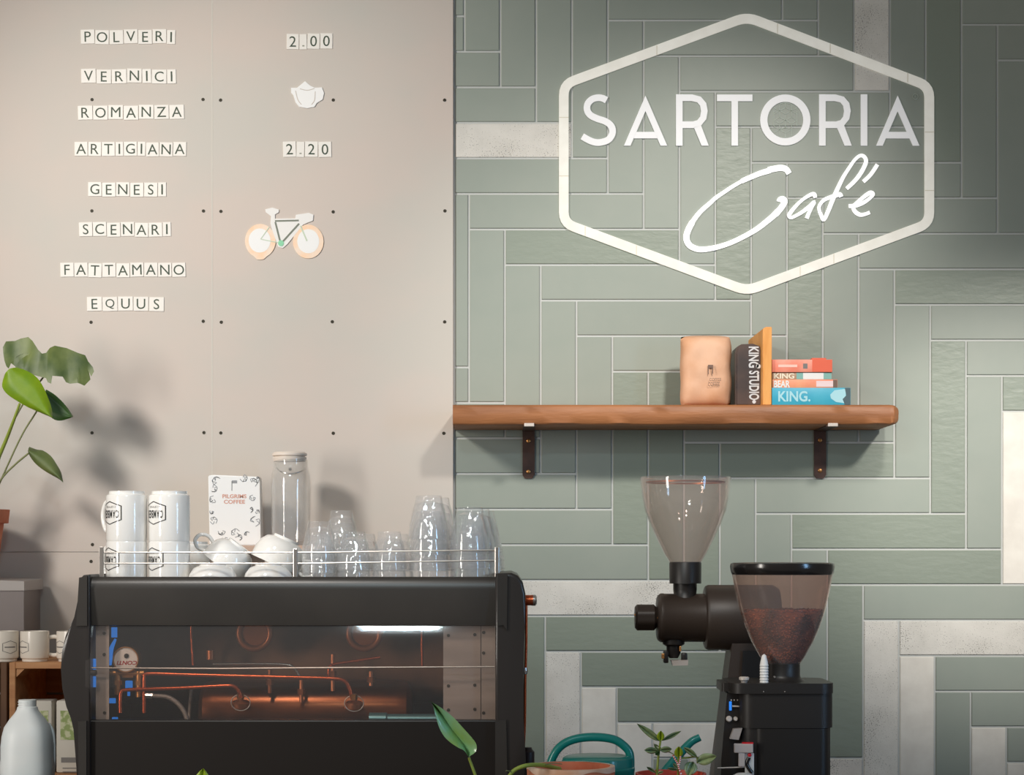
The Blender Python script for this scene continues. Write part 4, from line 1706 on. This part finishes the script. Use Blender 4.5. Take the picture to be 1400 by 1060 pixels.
gpart(g1, 'grinding_head', 'grinder_black', lambda b: xcyl(b, 898, 970, 845, [(28, 898), (31, 899.5), (33.5, 903), (33.5, 907), (33, 908), (33, 970)]), 30)
gpart(g1, 'motor_housing', 'grinder_black', lambda b: xcyl(b, 963, 1060, 844.5, [(40, 963), (43, 964.5), (44.5, 968), (44.5, 1056), (40, 1064)]), 30)
gpart(g1, 'adjusting_knob', 'grinder_black', lambda b: xcyl(b, 868, 898, 844.5, [(15, 868), (18.5, 871), (18.5, 894), (16, 896), (14, 899)],
      rf=lambda a, z: 1 - .05 * (0.5 + 0.5 * math.cos(8 * a))), 30)
gpart(g1, 'spout', 'black_plastic', lambda b: (lathe(b, prof([(6, 900), (9.5, 893), (10, 884), (15, 881), (15.5, 874)], gk, GY), X(921, GY), GY, 24),
      pbox(b, 907.5, 890, 914, 907, GY - .012, GY + .01, .002), pbox(b, 932, 893, 940, 905, GY - .012, GY + .01, .003)), 40)
gpart(g1, 'chute', 'aluminium', lambda b: pprism(b, [(918, 903.5), (941, 903), (940.5, 910), (920, 910.5)], GY - .03, GY + .01))
gpart(g1, 'wing_nut', 'brass', lambda b: pbox(b, 904.5, 894, 908.5, 901, GY - .016, GY - .008, .001))
gpart(g1, 'clamp_bolt', 'brass', lambda b: pbox(b, 929, 884, 931.5, 891, GY - .02, GY - .012, .0008))
for (x_, y_) in ((900, 845), (868.5, 841)):
    gpart(g1, 'screw', 'brass', lambda b: lathe(b, [(.0028, 0), (.0022, .002)], seg=12, mat4=Matrix.Translation(P(x_, y_, GY - .03 if x_ > 890 else GY - .02)) @ Matrix.Rotation(PI / 2, 4, 'X')), 50)
gpart(g1, 'stand', 'grinder_black', lambda b: (pprism(b, [(1001, 880), (1044, 880), (1066, 1086), (974, 1086)], GY - .05, GY + .06),
      box(b, X(955, GY), X(1090, GY), GY - .14, GY + .10, .9203, .938, .004)))
gpart(g1, 'stand_face', 'grinder_body', lambda b: pprism(b, [(1016, 890), (1040, 890), (1040, 1086), (1004, 1086)], GY - .056, GY - .051))

# ================================================================== FRONT GRINDER
HYd = 4.14
hk = HYd / F
g2 = thing('coffee_grinder', 'black grinder with a clear hopper half full of coffee beans', 'coffee grinder', Vector((X(1080, HYd), HYd, .92)))
cx2 = X(1069.5, HYd)
hop = gpart(g2, 'hopper', 'hopper_smoke', lambda b: lathe(b, prof([(24, 908), (31, 898), (42, 878), (51, 857), (58.5, 834), (65, 806), (69, 784), (68, 784), (64, 806), (57.5, 834),
            (50, 857), (41, 878), (30, 898), (23, 908)], hk, HYd), cx2, HYd, 60, cap=False), 50)
gpart(g2, 'hopper_rim', 'black_gloss', lambda b: lathe(b, prof([(68.5, 786), (70, 783), (71.2, 775), (70.5, 771), (68, 769.6), (40, 769), (0.1, 768.8)], hk, HYd), cx2, HYd, 60, cap=False), 40)
gpart(g2, 'hopper_collar', 'black_plastic', lambda b: lathe(b, prof([(40, 936), (33, 932), (26, 927.5), (24.2, 923), (24.2, 907), (18, 906)], hk, HYd), cx2, HYd, 40), 40)
# beans: a packed, lumpy mass filling the hopper, and loose beans pressed on the glass
random.seed(11)


def bean_mass(b):
    rings = lathe(b, prof([(20, 907), (28.5, 898), (39.5, 878), (48.5, 857), (55.2, 838), (50, 836), (38, 835), (20, 836.5), (0.1, 834)], hk, HYd), cx2, HYd, 60)


bmass = gpart(g2, 'bean_fill', 'bean', bean_mass, 30)
bm = bm_new()
prof2 = [(23, 905), (29, 898), (40, 878), (49, 857), (55.5, 838)]
for i in range(1100):
    if i < 800:
        t_ = random.random() ** .8
        s_ = t_ * (len(prof2) - 1)
        q = min(int(s_), len(prof2) - 2)
        fr_ = s_ - q
        r_ = prof2[q][0] + (prof2[q + 1][0] - prof2[q][0]) * fr_ - .8
        y_ = prof2[q][1] + (prof2[q + 1][1] - prof2[q][1]) * fr_
        a_ = random.uniform(PI * .95, PI * 2.05)
    else:
        r_ = 54 * math.sqrt(random.random())
        y_ = 836 - random.uniform(0, 2.5)
        a_ = random.uniform(0, 2 * PI)
    ctr = Vector((cx2 + r_ * hk * math.cos(a_), HYd + r_ * hk * math.sin(a_), Z(y_, HYd)))
    mt = Matrix.Translation(ctr) @ Matrix.Rotation(random.uniform(0, 6), 4, 'Z') @ Matrix.Rotation(random.uniform(0, 6), 4, 'X') @ Matrix.Diagonal((.0040, .0028, .0024, 1))
    bmesh.ops.create_icosphere(bm, subdivisions=1, radius=1, matrix=mt)
finish('coffee_beans', bm, 'bean', g2, smooth=80, kind='stuff')


def rbox(b, a, bb, c, d, Y0, Y1, bev):
    pbox(b, a, bb, c, d, Y0, Y1)
    fr_ = [e for e in b.edges if abs(e.verts[0].co.x - e.verts[1].co.x) < 1e-6 and abs(e.verts[0].co.y - e.verts[1].co.y) < 1e-6]
    bmesh.ops.bevel(b, geom=fr_, offset=bev, segments=6, profile=.5, affect='EDGES')


BF = HYd - .085
gpart(g2, 'top_plate', 'grinder_body', lambda b: rbox(b, 999, 935, 1142, 949, BF - .006, HYd + .11, .03), 35)
gpart(g2, 'side_lug', 'grinder_body', lambda b: rbox(b, 987, 934, 1006, 946, BF + .03, HYd + .06, .006), 35)
gpart(g2, 'upper_body', 'grinder_body', lambda b: rbox(b, 1012, 949, 1141, 996, BF, HYd + .10, .03), 35)
gpart(g2, 'body', 'grinder_body', lambda b: rbox(b, 1014, 996, 1138, 1112, BF + .004, HYd + .09, .028), 35)
gpart(g2, 'body_panel', 'black_plastic', lambda b: rbox(b, 1031, 997, 1135, 1110, BF - .002, HYd, .02), 35)
gpart(g2, 'side_housing', 'black_plastic', lambda b: pprism(b, [(994, 948), (1016, 948), (1030, 1112), (985, 1112), (986, 1040)], BF + .03, HYd + .08))
gpart(g2, 'foot', 'black_plastic', lambda b: box(b, X(990, HYd), X(1140, HYd), BF - .01, HYd + .12, .9203, .93, .002))
gpart(g2, 'thumb_screw', 'pale_steel', lambda b: lathe(b, prof([(4, 935), (4.5, 932), (6.8, 930), (7, 927), (5.5, 926)], hk, BF + .02), X(1018, BF + .02), BF + .03, 20), 40, label='pale steel thumb screw')
gpart(g2, 'ribbed_grip', 'toy_white', lambda b: lathe(b, prof([(5.6, 934)] + [(6.1 if i % 2 else 5.4, 933 - i * 1.9) for i in range(15)] + [(5.2, 904), (3, 895), (.5, 893)], hk, HYd), X(1040.5, HYd), BF + .035, 18),
      25, label='white ribbed grip beside the hopper neck')
gpart(g2, 'grip_dots', 'steel', lambda b: [lathe(b, [(.0018, 0), (.0014, .001)], seg=8, mat4=Matrix.Translation(P(x_, y_, BF - (.0065 if y_ > 940 else -.055))) @ Matrix.Rotation(PI / 2, 4, 'X')) for x_, y_ in ((1044, 946), (1073, 946))])
gpart(g2, 'collar_screw', 'steel', lambda b: lathe(b, [(.0028, 0), (.002, .0015)], seg=10, mat4=Matrix.Translation(P(1059, 926, HYd - .036)) @ Matrix.Rotation(PI / 2, 4, 'X')), 40)
BL = BF + .029
gpart(g2, 'power_light', 'blue_glow', lambda b: pbox(b, 997, 959.5, 1000.5, 972, BL - .004, BL, .0012), label='blue power light')
gpart(g2, 'lever', 'aluminium', lambda b: tube(b, [P(1001, 966, BL - .004), P(1015, 966.3, BL - .004)], .0018, 8), 40)
gpart(g2, 'dial_marks', 'pale_steel', lambda b: [pbox(b, x_, 956.5, x_ + 1.6, 958.5, BL - .0008, BL) for x_ in (999, 1003, 1007.5, 1014)])
for x_, r_ in ((996.5, 4.0), (1005.5, 3.0)):
    gpart(g2, 'knob', 'pale_steel', lambda b: lathe(b, [(r_ * hk, 0), (r_ * hk, .006), (r_ * hk * .7, .008)], seg=18, mat4=Matrix.Translation(P(x_, 983, BL)) @ Matrix.Rotation(PI / 2, 4, 'X')), 40)
gpart(g2, 'outlet', 'aluminium', lambda b: pprism(b, [(1003, 997), (1015, 996), (1010, 1012), (998, 1010.5)], BL - .02, BL - .004))
gpart(g2, 'grey_arm', 'toy_grey', lambda b: (pbox(b, 1004, 1017.5, 1030, 1030, BF - .02, BF - .006, .002), pbox(b, 1010, 1030, 1018.5, 1048.5, BF - .018, BF - .008, .001)), label='grey arm block with a post')  # unidentified toy-like shape, built from plain grey, white, red and black parts
gpart(g2, 'white_plate', 'toy_white', lambda b: pbox(b, 1018.5, 1030, 1031, 1064, BF - .012, BF - .008, .001), label='plain white plate')
gpart(g2, 'red_strip', 'red_plastic', lambda b: pbox(b, 1015, 1015.5, 1030, 1017.5, BF - .018, BF - .008))
gpart(g2, 'button', 'red_plastic', lambda b: lathe(b, [(.0042, 0), (.0038, .003), (.002, .004)], seg=14, mat4=Matrix.Translation(P(1024.8, 1032.5, BF - .012)) @ Matrix.Rotation(PI / 2, 4, 'X')), 40, label='small red disc')  # plain red disc on the white plate, part of the unidentified shape
gpart(g2, 'black_lever', 'black_gloss', lambda b: tube(b, [P(1024, 1036, BF - .014), P(1021, 1044, BF - .014), P(1024, 1051, BF - .014), P(1028, 1057, BF - .014)], .0042, 8, smooth=3), 50)
gpart(g2, 'rod', 'pale_steel', lambda b: tube(b, [P(981, 1050.5, BF - .012), P(1010, 1049.5, BF - .012), P(1023, 1048.5, BF - .012)], .0014, 8), 40)
gpart(g2, 'dosing_funnel', 'toy_white', lambda b: lathe(b, prof([(12, 1085), (16, 1066), (14.5, 1060), (9, 1057), (.1, 1056)], hk, BF - .03), X(1016, BF - .03), BF - .04, 24), 40, label='white dosing funnel lid')

# ================================================================== WATERING CAN
WYc = 3.98
wc = thing('watering_can', 'glossy teal plastic watering can behind the terracotta pot', 'watering can', Vector((X(812, WYc), WYc, .92)))
wk = WYc / F


def can_body(b):
    rf = lambda a, z: 1.0
    pr = [(44, 1124), (47, 1118), (48, 1070), (50, 1056), (51, 1053), (51, 1049.5), (49, 1048), (49, 1041), (47.5, 1036.5), (43, 1034), (.1, 1033.3)]
    for i, (r, y) in enumerate(pr):
        pass
    lathe(b, [(r * wk, max(.9203, Z(y, WYc))) for r, y in pr], X(817, WYc), WYc, 48)


gpart(wc, 'body', 'teal', can_body, 30)
gpart(wc, 'handle', 'teal', lambda b: tube(b, [P(751, 1075, WYc), P(750.5, 1058, WYc), P(754, 1040, WYc), P(765, 1022, WYc), P(784, 1011.5, WYc), P(811, 1008, WYc),
      P(838, 1011, WYc), P(853, 1020, WYc), P(861, 1031, WYc), P(862, 1050, WYc), P(862, 1060, WYc)], lambda t: .0088 - .0008 * abs(2 * t - 1), 16, smooth=4), 60)
gpart(wc, 'spout', 'teal', lambda b: tube(b, [P(862, 1105, WYc), P(885, 1082, WYc), P(905, 1060, WYc), P(922, 1040, WYc), P(935, 1025, WYc), P(946, 1014, WYc), P(957, 1008.5, WYc)],
      lambda t: .0105 - .003 * t, 14, smooth=4), 60)

# ================================================================== FRONT PLANTS
PYp = 3.78
pk = PYp / F
pp = thing('trailing_potted_plant', 'trailing plant with a single big pointed leaf in a chalky terracotta pot', 'potted plant', Vector((X(780, PYp), PYp, .92)))
z_top = Z(1047.5, PYp)


def terra(b, mi_top=0):
    lathe(b, [(42 * pk, .9203), (50 * pk, z_top - .035), (59.5 * pk, z_top - .035), (60 * pk, z_top - .008), (59.5 * pk, z_top), (54 * pk, z_top), (52 * pk, z_top - .02), (.0, z_top - .02)],
          X(780.5, PYp), PYp, 56, cap=False)


pot = gpart(pp, 'pot', 'terracotta', terra, 40)
bm = bm_new()
n = 56
ra, rb = [], []
for i in range(n):
    a = 2 * PI * i / n
    dz = .006 + .004 * (1 + math.sin(a * 3 + 1.2) + .6 * math.sin(a * 7))
    ra.append(bm.verts.new((X(780.5, PYp) + 60.2 * pk * math.cos(a), PYp + 60.2 * pk * math.sin(a), z_top + .0003)))
    rb.append(bm.verts.new((X(780.5, PYp) + 60.6 * pk * math.cos(a), PYp + 60.6 * pk * math.sin(a), z_top - dz)))
rc = [bm.verts.new((X(780.5, PYp) + 53.8 * pk * math.cos(2 * PI * i / n), PYp + 53.8 * pk * math.sin(2 * PI * i / n), z_top + .0005)) for i in range(n)]
for i in range(n):
    j = (i + 1) % n
    bm.faces.new((ra[i], ra[j], rb[j], rb[i]))
    bm.faces.new((rc[i], rc[j], ra[j], ra[i]))
finish('chalk_stain', bm, 'lime_stain', pot, smooth=60, label='white chalky crust on the pot rim')
gpart(pp, 'vine', 'stem_green', lambda b: tube(b, [P(765, 1052, PYp + .02), P(742, 1046.5, PYp - .06), P(720, 1047, PYp - .1), P(704, 1053, PYp - .1), P(694, 1064, PYp - .1), P(680, 1082, PYp - .1), P(666, 1086, PYp - .1),
      P(655, 1074, PYp - .1), P(648, 1055, PYp - .1), P(641, 1036, PYp - .1)], lambda t: .0044 - .0018 * t, 10, smooth=5), 60)
gpart(pp, 'aerial_root', 'stem_olive', lambda b: (tube(b, [P(702, 1057, PYp - .1), P(697, 1055, PYp - .105), P(692, 1054, PYp - .11)], .0012, 6, smooth=3),
                                              tube(b, [P(745, 1046, PYp - .06), P(756, 1044, PYp - .05), P(768, 1045, PYp - .03)], .0010, 6, smooth=3)), 60)


def l3(p):
    return [(580 + x / 7.778, 940 + y / 7.778) for x, y in p]


gpart(pp, 'leaf', 'leaf_fresh', lambda b: leaf(b, l3([(48, 148), (88, 178), (118, 290), (158, 425), (212, 522), (282, 590), (362, 642), (425, 675), (468, 735)]),
      l3([(50, 150), (96, 176), (165, 270), (240, 380), (315, 480), (380, 560), (430, 630), (455, 690), (470, 736)]),
      l3([(52, 150), (104, 172), (210, 238), (318, 328), (415, 435), (505, 535), (555, 610), (548, 685), (478, 737)]),
      PYp - .115, PYp - .10, PYp - .12, sub=5), 60)

# jade plant
JY = 3.80
jp = thing('jade_plant', 'small succulent tied with red and white twine in a red pot', 'potted plant', Vector((X(922, JY), JY, .92)))
jk = JY / F
jz = Z(1057.5, JY)
gpart(jp, 'pot', 'pot_red', lambda b: lathe(b, [(36 * jk, .9203), (43 * jk, jz - .02), (48 * jk, jz - .02), (48.5 * jk, jz), (45 * jk, jz), (43 * jk, jz - .010), (.0, jz - .010)], X(917, JY), JY, 44, cap=False), 40)


def j(p):
    return (860 + p[0] * 1.0, 960 + p[1])


random.seed(5)
for base, tip, w_, dy, m_ in (((42.5, 53.5), (11, 30), 9.5, .01, 'leaf_jade'), ((43, 53.5), (43.5, 39.5), 10.5, -.012, 'leaf_bright'), ((45, 53), (71, 40), 6, .01, 'leaf_jade'),
                              ((40, 67), (21, 66), 9, -.01, 'leaf_jade'), ((42, 66), (58.5, 64.5), 9, .012, 'leaf_jade'), ((41, 70), (34, 57), 4, .01, 'leaf_jade'),
                              ((37, 97), (24, 89), 5, -.004, 'leaf_jade'), ((39, 98), (47, 95), 4, -.004, 'leaf_jade'),
                              ((68, 76), (68, 61), 12, -.014, 'leaf_bright'), ((93, 75), (75, 62.5), 8, .004, 'leaf_jade'), ((93, 82), (119.5, 74), 16, -.01, 'leaf_jade'),
                              ((88, 82), (80, 101), 18, -.012, 'leaf_jade'), ((66, 93), (52.5, 91), 4.5, -.004, 'leaf_jade'), ((67, 91), (60, 84), 5, .004, 'leaf_jade'), ((42, 68), (36, 72.5), 7, -.016, 'leaf_green')):
    gpart(jp, 'leaf', m_, lambda b: leaf_simple(b, j(base), j(tip), w_, JY - .01, dy, fat=.15 if w_ > 9 else .5, thick=.0022), 60)
gpart(jp, 'stem', 'stem_green', lambda b: tube(b, [P(*j((38, 104)), JY), P(*j((39, 88)), JY), P(*j((40.5, 72)), JY), P(*j((43, 53)), JY - .01)], lambda t: .0028 - .001 * t, 8, smooth=4), 60)
gpart(jp, 'stem', 'stem_green', lambda b: tube(b, [P(*j((67, 104)), JY), P(*j((67, 90)), JY), P(*j((67.5, 76)), JY - .01)], .002, 8, smooth=4), 60)
gpart(jp, 'stem', 'stem_green', lambda b: tube(b, [P(*j((69, 77)), JY - .01), P(*j((80, 76.5)), JY), P(*j((92, 75)), JY), P(*j((93.5, 84)), JY)], .0016, 8, smooth=4), 60)
gpart(jp, 'stem', 'stem_olive', lambda b: tube(b, [P(*j((67, 76)), JY - .01), P(*j((58, 70)), JY), P(*j((48, 66)), JY), P(*j((36, 58)), JY)], .0012, 8, smooth=4), 60)


def twine(pts):
    P_ = catmull([P(*j(p), JY - .022) for p in pts], 5)
    tw = None
    for q in range(len(P_) - 1):
        b = bm_new()
        tube(b, [P_[q], P_[q + 1]], .0016, 8)
        if tw is None:
            tw = finish('twine', b, 'twine_red', jp, label='red and white twine')
        else:
            finish('twine_turn', b, 'twine_white' if q % 2 else 'twine_red', tw)


twine([(60, 73), (64, 80), (67, 86), (69, 93), (73, 103)])
twine([(70.5, 73.5), (70, 79), (68.5, 86)])

# low plant whose leaf tip shows over the lower edge
LYp = 3.8
lp = thing('small_potted_plant', 'bright lime leaf tip rising in front of the machine', 'potted plant', Vector((X(276, LYp), LYp, .92)))
lk = LYp / F
gpart(lp, 'pot', 'terracotta', lambda b: lathe(b, [(22 * lk, .9203), (27 * lk, .968), (24 * lk, .968), (23 * lk, .958), (.0, .958)], X(276, LYp), LYp, 32, cap=False), 40)
gpart(lp, 'leaf', 'leaf_bright', lambda b: leaf_simple(b, (274, 1092), (278, 1051), 27, LYp, -.01, fat=.0), 60)
gpart(lp, 'leaf', 'leaf_bright', lambda b: leaf_simple(b, (276, 1096), (296, 1070), 14, LYp, .02, fat=.3), 60)
gpart(lp, 'stem', 'stem_green', lambda b: tube(b, [P(276, 1110, LYp), P(274, 1088, LYp)], .002, 8), 60)

bm = bm_new()
YK = 4.35
lathe(bm, [(7 * YK / F, .9203), (9 * YK / F, .925), (9 * YK / F, Z(1030, YK)), (6 * YK / F, Z(1027, YK)), (5 * YK / F, Z(1024, YK))], X(722, YK), YK + .03, 24)
o = finish('brown_canister', bm, 'canister_brown', smooth=40)
tag(o, 'dark brown canister in the shade right of the machine foot', 'canister')

# ================================================================== LEFT SIDE: crate, mugs, bottle, cabinet, monstera
CY = 4.93
for (a, c, lab, m_) in ((12.5, 215, 'pale wooden crate with open front, holding the cartons', 'crate_wood'),
                        (-190, 9.5, 'darker wooden crate at the left edge beside the pale one', 'crate_dark')):
    xa, xb = X(a, CY), X(c, CY)
    zt2 = Z(906, CY)
    t = thing('wooden_crate', lab, 'crate', Vector(((xa + xb) / 2, CY + .13, .90)), 'wooden crates on the back counter')
    th = .016
    zb2 = .9003
    for nm_, bb in (('side_board', (xa, xa + th, CY, CY + .33, zb2, zt2)), ('side_board', (xb - th, xb, CY, CY + .33, zb2, zt2)),
                    ('top_board', (xa + th, xb - th, CY, CY + .16, zt2 - th, zt2)), ('top_board', (xa + th, xb - th, CY + .166, CY + .33, zt2 - th, zt2)),
                    ('bottom_board', (xa + th, xb - th, CY, CY + .33, zb2, zb2 + .012)),
                    ('back_board', (xa + th, xb - th, CY + .322, CY + .33, zb2 + .012, zb2 + .10)),
                    ('back_board', (xa + th, xb - th, CY + .322, CY + .33, zb2 + .106, zb2 + .19)),
                    ('back_board', (xa + th, xb - th, CY + .322, CY + .33, zb2 + .196, zt2 - th))):
        b = bm_new()
        box(b, *bb, .0015, 1)
        finish(nm_, b, m_, t)
    b = bm_new()
    prism(b, [(xa + th, zt2 - th), (xa + th + .022, zt2 - th), (xa + th, zt2 - th - .022)], CY + .004, CY + .31)
    finish('corner_batten', b, m_, t)
ZC = Z(906, CY) + .0003

# squat mugs on the crate
for (px, la_, ha_, lab, pres) in ((6, -52, 200, 'cream logo mug at the left edge on the dark crate', 1), (47.5, -132, 8, 'cream logo mug with its handle to the right on the pale crate', 1),
                            (97, -128, 80, 'cream logo mug half hidden behind the machine side', 1)):
    YM = 4.985
    r = .0360
    h = .0760
    make_mug(lab, Vector((X(px, YM), YM, ZC)), False, math.radians(la_), math.radians(ha_), None, r=r, h=h, logo=False, body='china_warm')
    mg = [o for o in C.objects if o.name.startswith('mug') and o.get('label') == lab][0]
    b = bm_new()
    fm = cyl_map(r, math.radians(la_), h * .48, .0011)
    hex_logo(b, fm)
    v4 = [b.verts.new(fm(*p)) for p in ((-13, -1.4), (-4, -1.4), (4, -1.4), (13, -1.4), (13, 1.4), (4, 1.4), (-4, 1.4), (-13, 1.4))]
    b.faces.new((v4[0], v4[1], v4[6], v4[7]))
    b.faces.new((v4[1], v4[2], v4[5], v4[6]))
    b.faces.new((v4[2], v4[3], v4[4], v4[5]))
    bmesh.ops.transform(b, matrix=Matrix.Translation(mg.location), verts=b.verts[:])
    finish('logo', b, 'ink_grey', mg, recalc=False)

# cartons in the crate
for (a, c, lab) in ((33, 71, 'white drink carton just behind the milk jug neck'), (76.5, 116, 'white drink carton with green plant picture beside the machine')):
    YQ = 4.97
    t = thing('drink_carton', lab, 'carton', Vector((X((a + c) / 2, YQ), YQ + .035, .9128)), 'drink cartons in the pale crate')
    b = bm_new()
    box(b, X(a, YQ), X(c, YQ), YQ, YQ + .07, .9128, Z(958, YQ), .005)
    finish('body', b, 'carton_white', t, smooth=40)
    b = bm_new()
    pbox(b, a + 6, 972, c - 5, 1012, YQ - .0008, YQ)
    finish('plant_picture', b, 'carton_green', t)
    b = bm_new()
    pbox(b, a + 7, 1036, c - 8, 1043, YQ - .0008, YQ)
    for yy in (1050, 1055):
        pbox(b, a + 9, yy, c - 10, yy + 1.4, YQ - .0008, YQ)
    finish('print_block', b, 'ink_grey', t)

# milk jug
YB2 = 4.32
bk2 = YB2 / F
t = thing('milk_jug', 'translucent white plastic milk jug without a cap, left of the machine', 'milk jug', Vector((X(38, YB2), YB2, .92)))


def sq(a, z):
    e = 3.2
    zz_ = max(0, min(1, (Z(962, YB2) - z) / .05))
    q = (abs(math.cos(a)) ** e + abs(math.sin(a)) ** e) ** (-1 / e)
    return 1 + (q - 1) * zz_ * .8


b = bm_new()
jug = [(10, 957), (12, 957), (12, 966), (13.5, 967), (14.5, 971), (17, 975), (24, 984), (30, 994), (33, 1006), (34.5, 1020), (34.5, 1038), (35.5, 1046), (35, 1060)]
lathe(b, [(r * bk2, Z(y, YB2)) for r, y in jug] + [(34.5 * bk2, .955), (33 * bk2, .926), (29 * bk2, .9203)], X(37.5, YB2), YB2, 48, rf=sq)
finish('body', b, 'jug_milk', t, smooth=40)
b = bm_new()
for y_ in (960, 963.5):
    tube(b, [Vector((X(37.0, YB2) + 12.3 * bk2 * math.cos(a * PI / 12), YB2 + 12.3 * bk2 * math.sin(a * PI / 12), Z(y_, YB2))) for a in range(24)], .0007, 6, closed=True)
finish('neck_thread', b, 'jug_milk', t, smooth=60)
b = bm_new()
tube(b, [P(66, 990, YB2 + .02), P(72, 1002, YB2 + .02), P(73.5, 1030, YB2 + .02), P(72, 1060, YB2 + .02), P(68, 1085, YB2 + .02)], .0045, 10, smooth=4)
finish('grip', b, 'jug_milk', t, smooth=60)

# grey cabinet
YD = 5.06
t = thing('grey_cabinet', 'grey metal box cabinet at the left edge behind the mugs', 'cabinet', Vector((X(-30, YD), YD + .1, ZC)))
zc_ = Z(797, YD)
b = bm_new()
vsb = [(X(-150, YD), YD), (X(32.5, YD), YD), (X(32.5, YD) - .006, YD + .20), (X(-150, YD), YD + .20)]
lo = [b.verts.new((x, y, ZC)) for x, y in vsb]
hi = [b.verts.new((x, y, zc_ - .02)) for x, y in vsb]
b.faces.new(lo)
b.faces.new(hi)
for i in range(4):
    k = (i + 1) % 4
    b.faces.new((lo[i], lo[k], hi[k], hi[i]))
finish('body', b, 'cabinet_grey', t)
b = bm_new()
vsb = [(X(-150, YD), YD - .004, 784), (X(33.5, YD), YD - .004, 799), (X(33.5, YD), YD + .2, 794), (X(-150, YD), YD + .2, 770)]
lo = [b.verts.new((x, y, zc_ - .02)) for x, y, _ in vsb]
hi = [b.verts.new((x, y, zc_ + (.004 if i in (1, 2) else .016) + (.0 if i in (0, 1) else .004))) for i, (x, y, _) in enumerate(vsb)]
b.faces.new(lo)
b.faces.new(hi)
for i in range(4):
    k = (i + 1) % 4
    b.faces.new((lo[i], lo[k], hi[k], hi[i]))
finish('lid', b, 'cabinet_lid', t)

# monstera
YP = 5.12
t = thing('monstera_plant', 'monstera with lime and dark leaves in a terracotta pot on the cabinet', 'potted plant', Vector((X(-42, YP), YP, zc_ + .017)))
tk = YP / F
b = bm_new()
zp = zc_ + .0135
zq = Z(697, YP)
lathe(b, [(36 * tk, zp), (46 * tk, zq - .035), (52 * tk, zq - .035), (54 * tk, zq), (49 * tk, zq), (46 * tk, zq - .02), (.0, zq - .02)], X(-42, YP), YP, 44, cap=False)
finish('pot', b, 'terracotta', t, smooth=40)
b = bm_new()
lathe(b, [(46 * tk, zq - .022), (46 * tk, zq - .018), (.001, zq - .012)], X(-42, YP), YP, 30)
finish('soil', b, 'soil', t)
LYm = 5.02


def m6(p):
    return [(x / 4.607, 450 + y / 4.607) for x, y in p]


def monstera_leaf(b):
    out = m6([(20, 150), (18, 115), (38, 78), (70, 76), (95, 75), (130, 60), (178, 50), (205, 75), (240, 130), (265, 155), (290, 150), (315, 118), (345, 105), (420, 120), (490, 150),
              (537, 165), (556, 205), (585, 240), (592, 268), (575, 300), (560, 270), (545, 250), (570, 318), (532, 357), (505, 345), (485, 300), (490, 340), (440, 345), (415, 335), (395, 300), (330, 295), (322, 345),
              (300, 335), (290, 310), (230, 295), (180, 280), (150, 262), (105, 262), (95, 235), (125, 195), (160, 170), (198, 152), (155, 152), (110, 170), (70, 215), (55, 250), (40, 235), (28, 200)])
    Y0 = LYm

    def dep(x, y):
        return Y0 + .00035 * abs(x - 60) + .004 * math.sin(x * .22) - .0006 * (y - 490)
    a = [b.verts.new(P(x, y, dep(x, y))) for x, y in out]
    c = [b.verts.new(P(x, y, dep(x, y) + .001)) for x, y in out]
    b.faces.new(a)
    b.faces.new(c[::-1])
    n_ = len(out)
    for i in range(n_):
        k = (i + 1) % n_
        b.faces.new((a[i], c[i], c[k], a[k]))
    bmesh.ops.triangulate(b, faces=b.faces[:])


def lf(name, m, fn, sm=60):
    b_ = bm_new()
    fn(b_)
    return finish(name, b_, m, t, smooth=sm)


lf('leaf', 'leaf_olive', monstera_leaf)['label'] = 'broad slit monstera leaf'
o = lf('leaf', 'leaf_lime', lambda b: leaf(b, m6([(105, 242), (150, 255), (200, 280), (245, 320), (280, 380), (305, 440), (325, 500), (331, 558)]),
   m6([(60, 250), (85, 300), (120, 340), (165, 385), (205, 430), (245, 475), (290, 520), (331, 559)]),
   m6([(30, 285), (14, 340), (18, 375), (50, 415), (110, 455), (180, 495), (260, 530), (330, 560)]), 4.985, 4.97, 4.98, sub=5))
o['label'] = 'bright lime young leaf'
o = lf('leaf', 'leaf_green', lambda b: leaf(b, m6([(290, 380), (340, 410), (385, 450), (420, 490), (445, 525), (462, 552)]), m6([(285, 420), (320, 460), (355, 490), (395, 515), (430, 540), (462, 552)]),
   m6([(285, 500), (310, 545), (345, 572), (385, 577), (430, 565), (461, 553)]), 5.06, 5.05, 5.05, sub=4))
o['label'] = 'dark green pointed leaf'
o = lf('leaf', 'leaf_olive', lambda b: leaf(b, m6([(185, 742), (235, 760), (270, 765), (320, 800), (355, 850), (385, 905), (398, 965)]), m6([(178, 765), (215, 790), (255, 820), (300, 860), (340, 900), (375, 935), (398, 966)]),
   m6([(176, 770), (190, 805), (225, 850), (275, 890), (325, 920), (370, 945), (397, 967)]), 5.10, 5.08, 5.09, sub=4))
o['label'] = 'small olive leaf'
lf('stem', 'stem_green', lambda b: tube(b, [P(27, 552, 4.975), P(18, 577, 5.0), P(7, 605, 5.04), P(-12, 650, 5.08), P(-30, 705, 5.12)], lambda t_: .003 + .0035 * t_, 10, smooth=5))
lf('stem', 'stem_olive', lambda b: tube(b, [P(39, 620, 5.08), P(20, 636, 5.09), P(0, 658, 5.10), P(-25, 705, 5.12)], .0026, 8, smooth=5))
lf('stem', 'stem_olive', lambda b: tube(b, [P(60, 515, 5.025), P(30, 555, 5.08), P(5, 610, 5.11), P(-22, 705, 5.12)], .0022, 8, smooth=5))
lf('stem', 'stem_olive', lambda b: tube(b, [P(64, 540, 5.06), P(48, 566, 5.09), P(25, 605, 5.11), P(-20, 705, 5.13)], .0022, 8, smooth=5))
print('tiles', ntile)
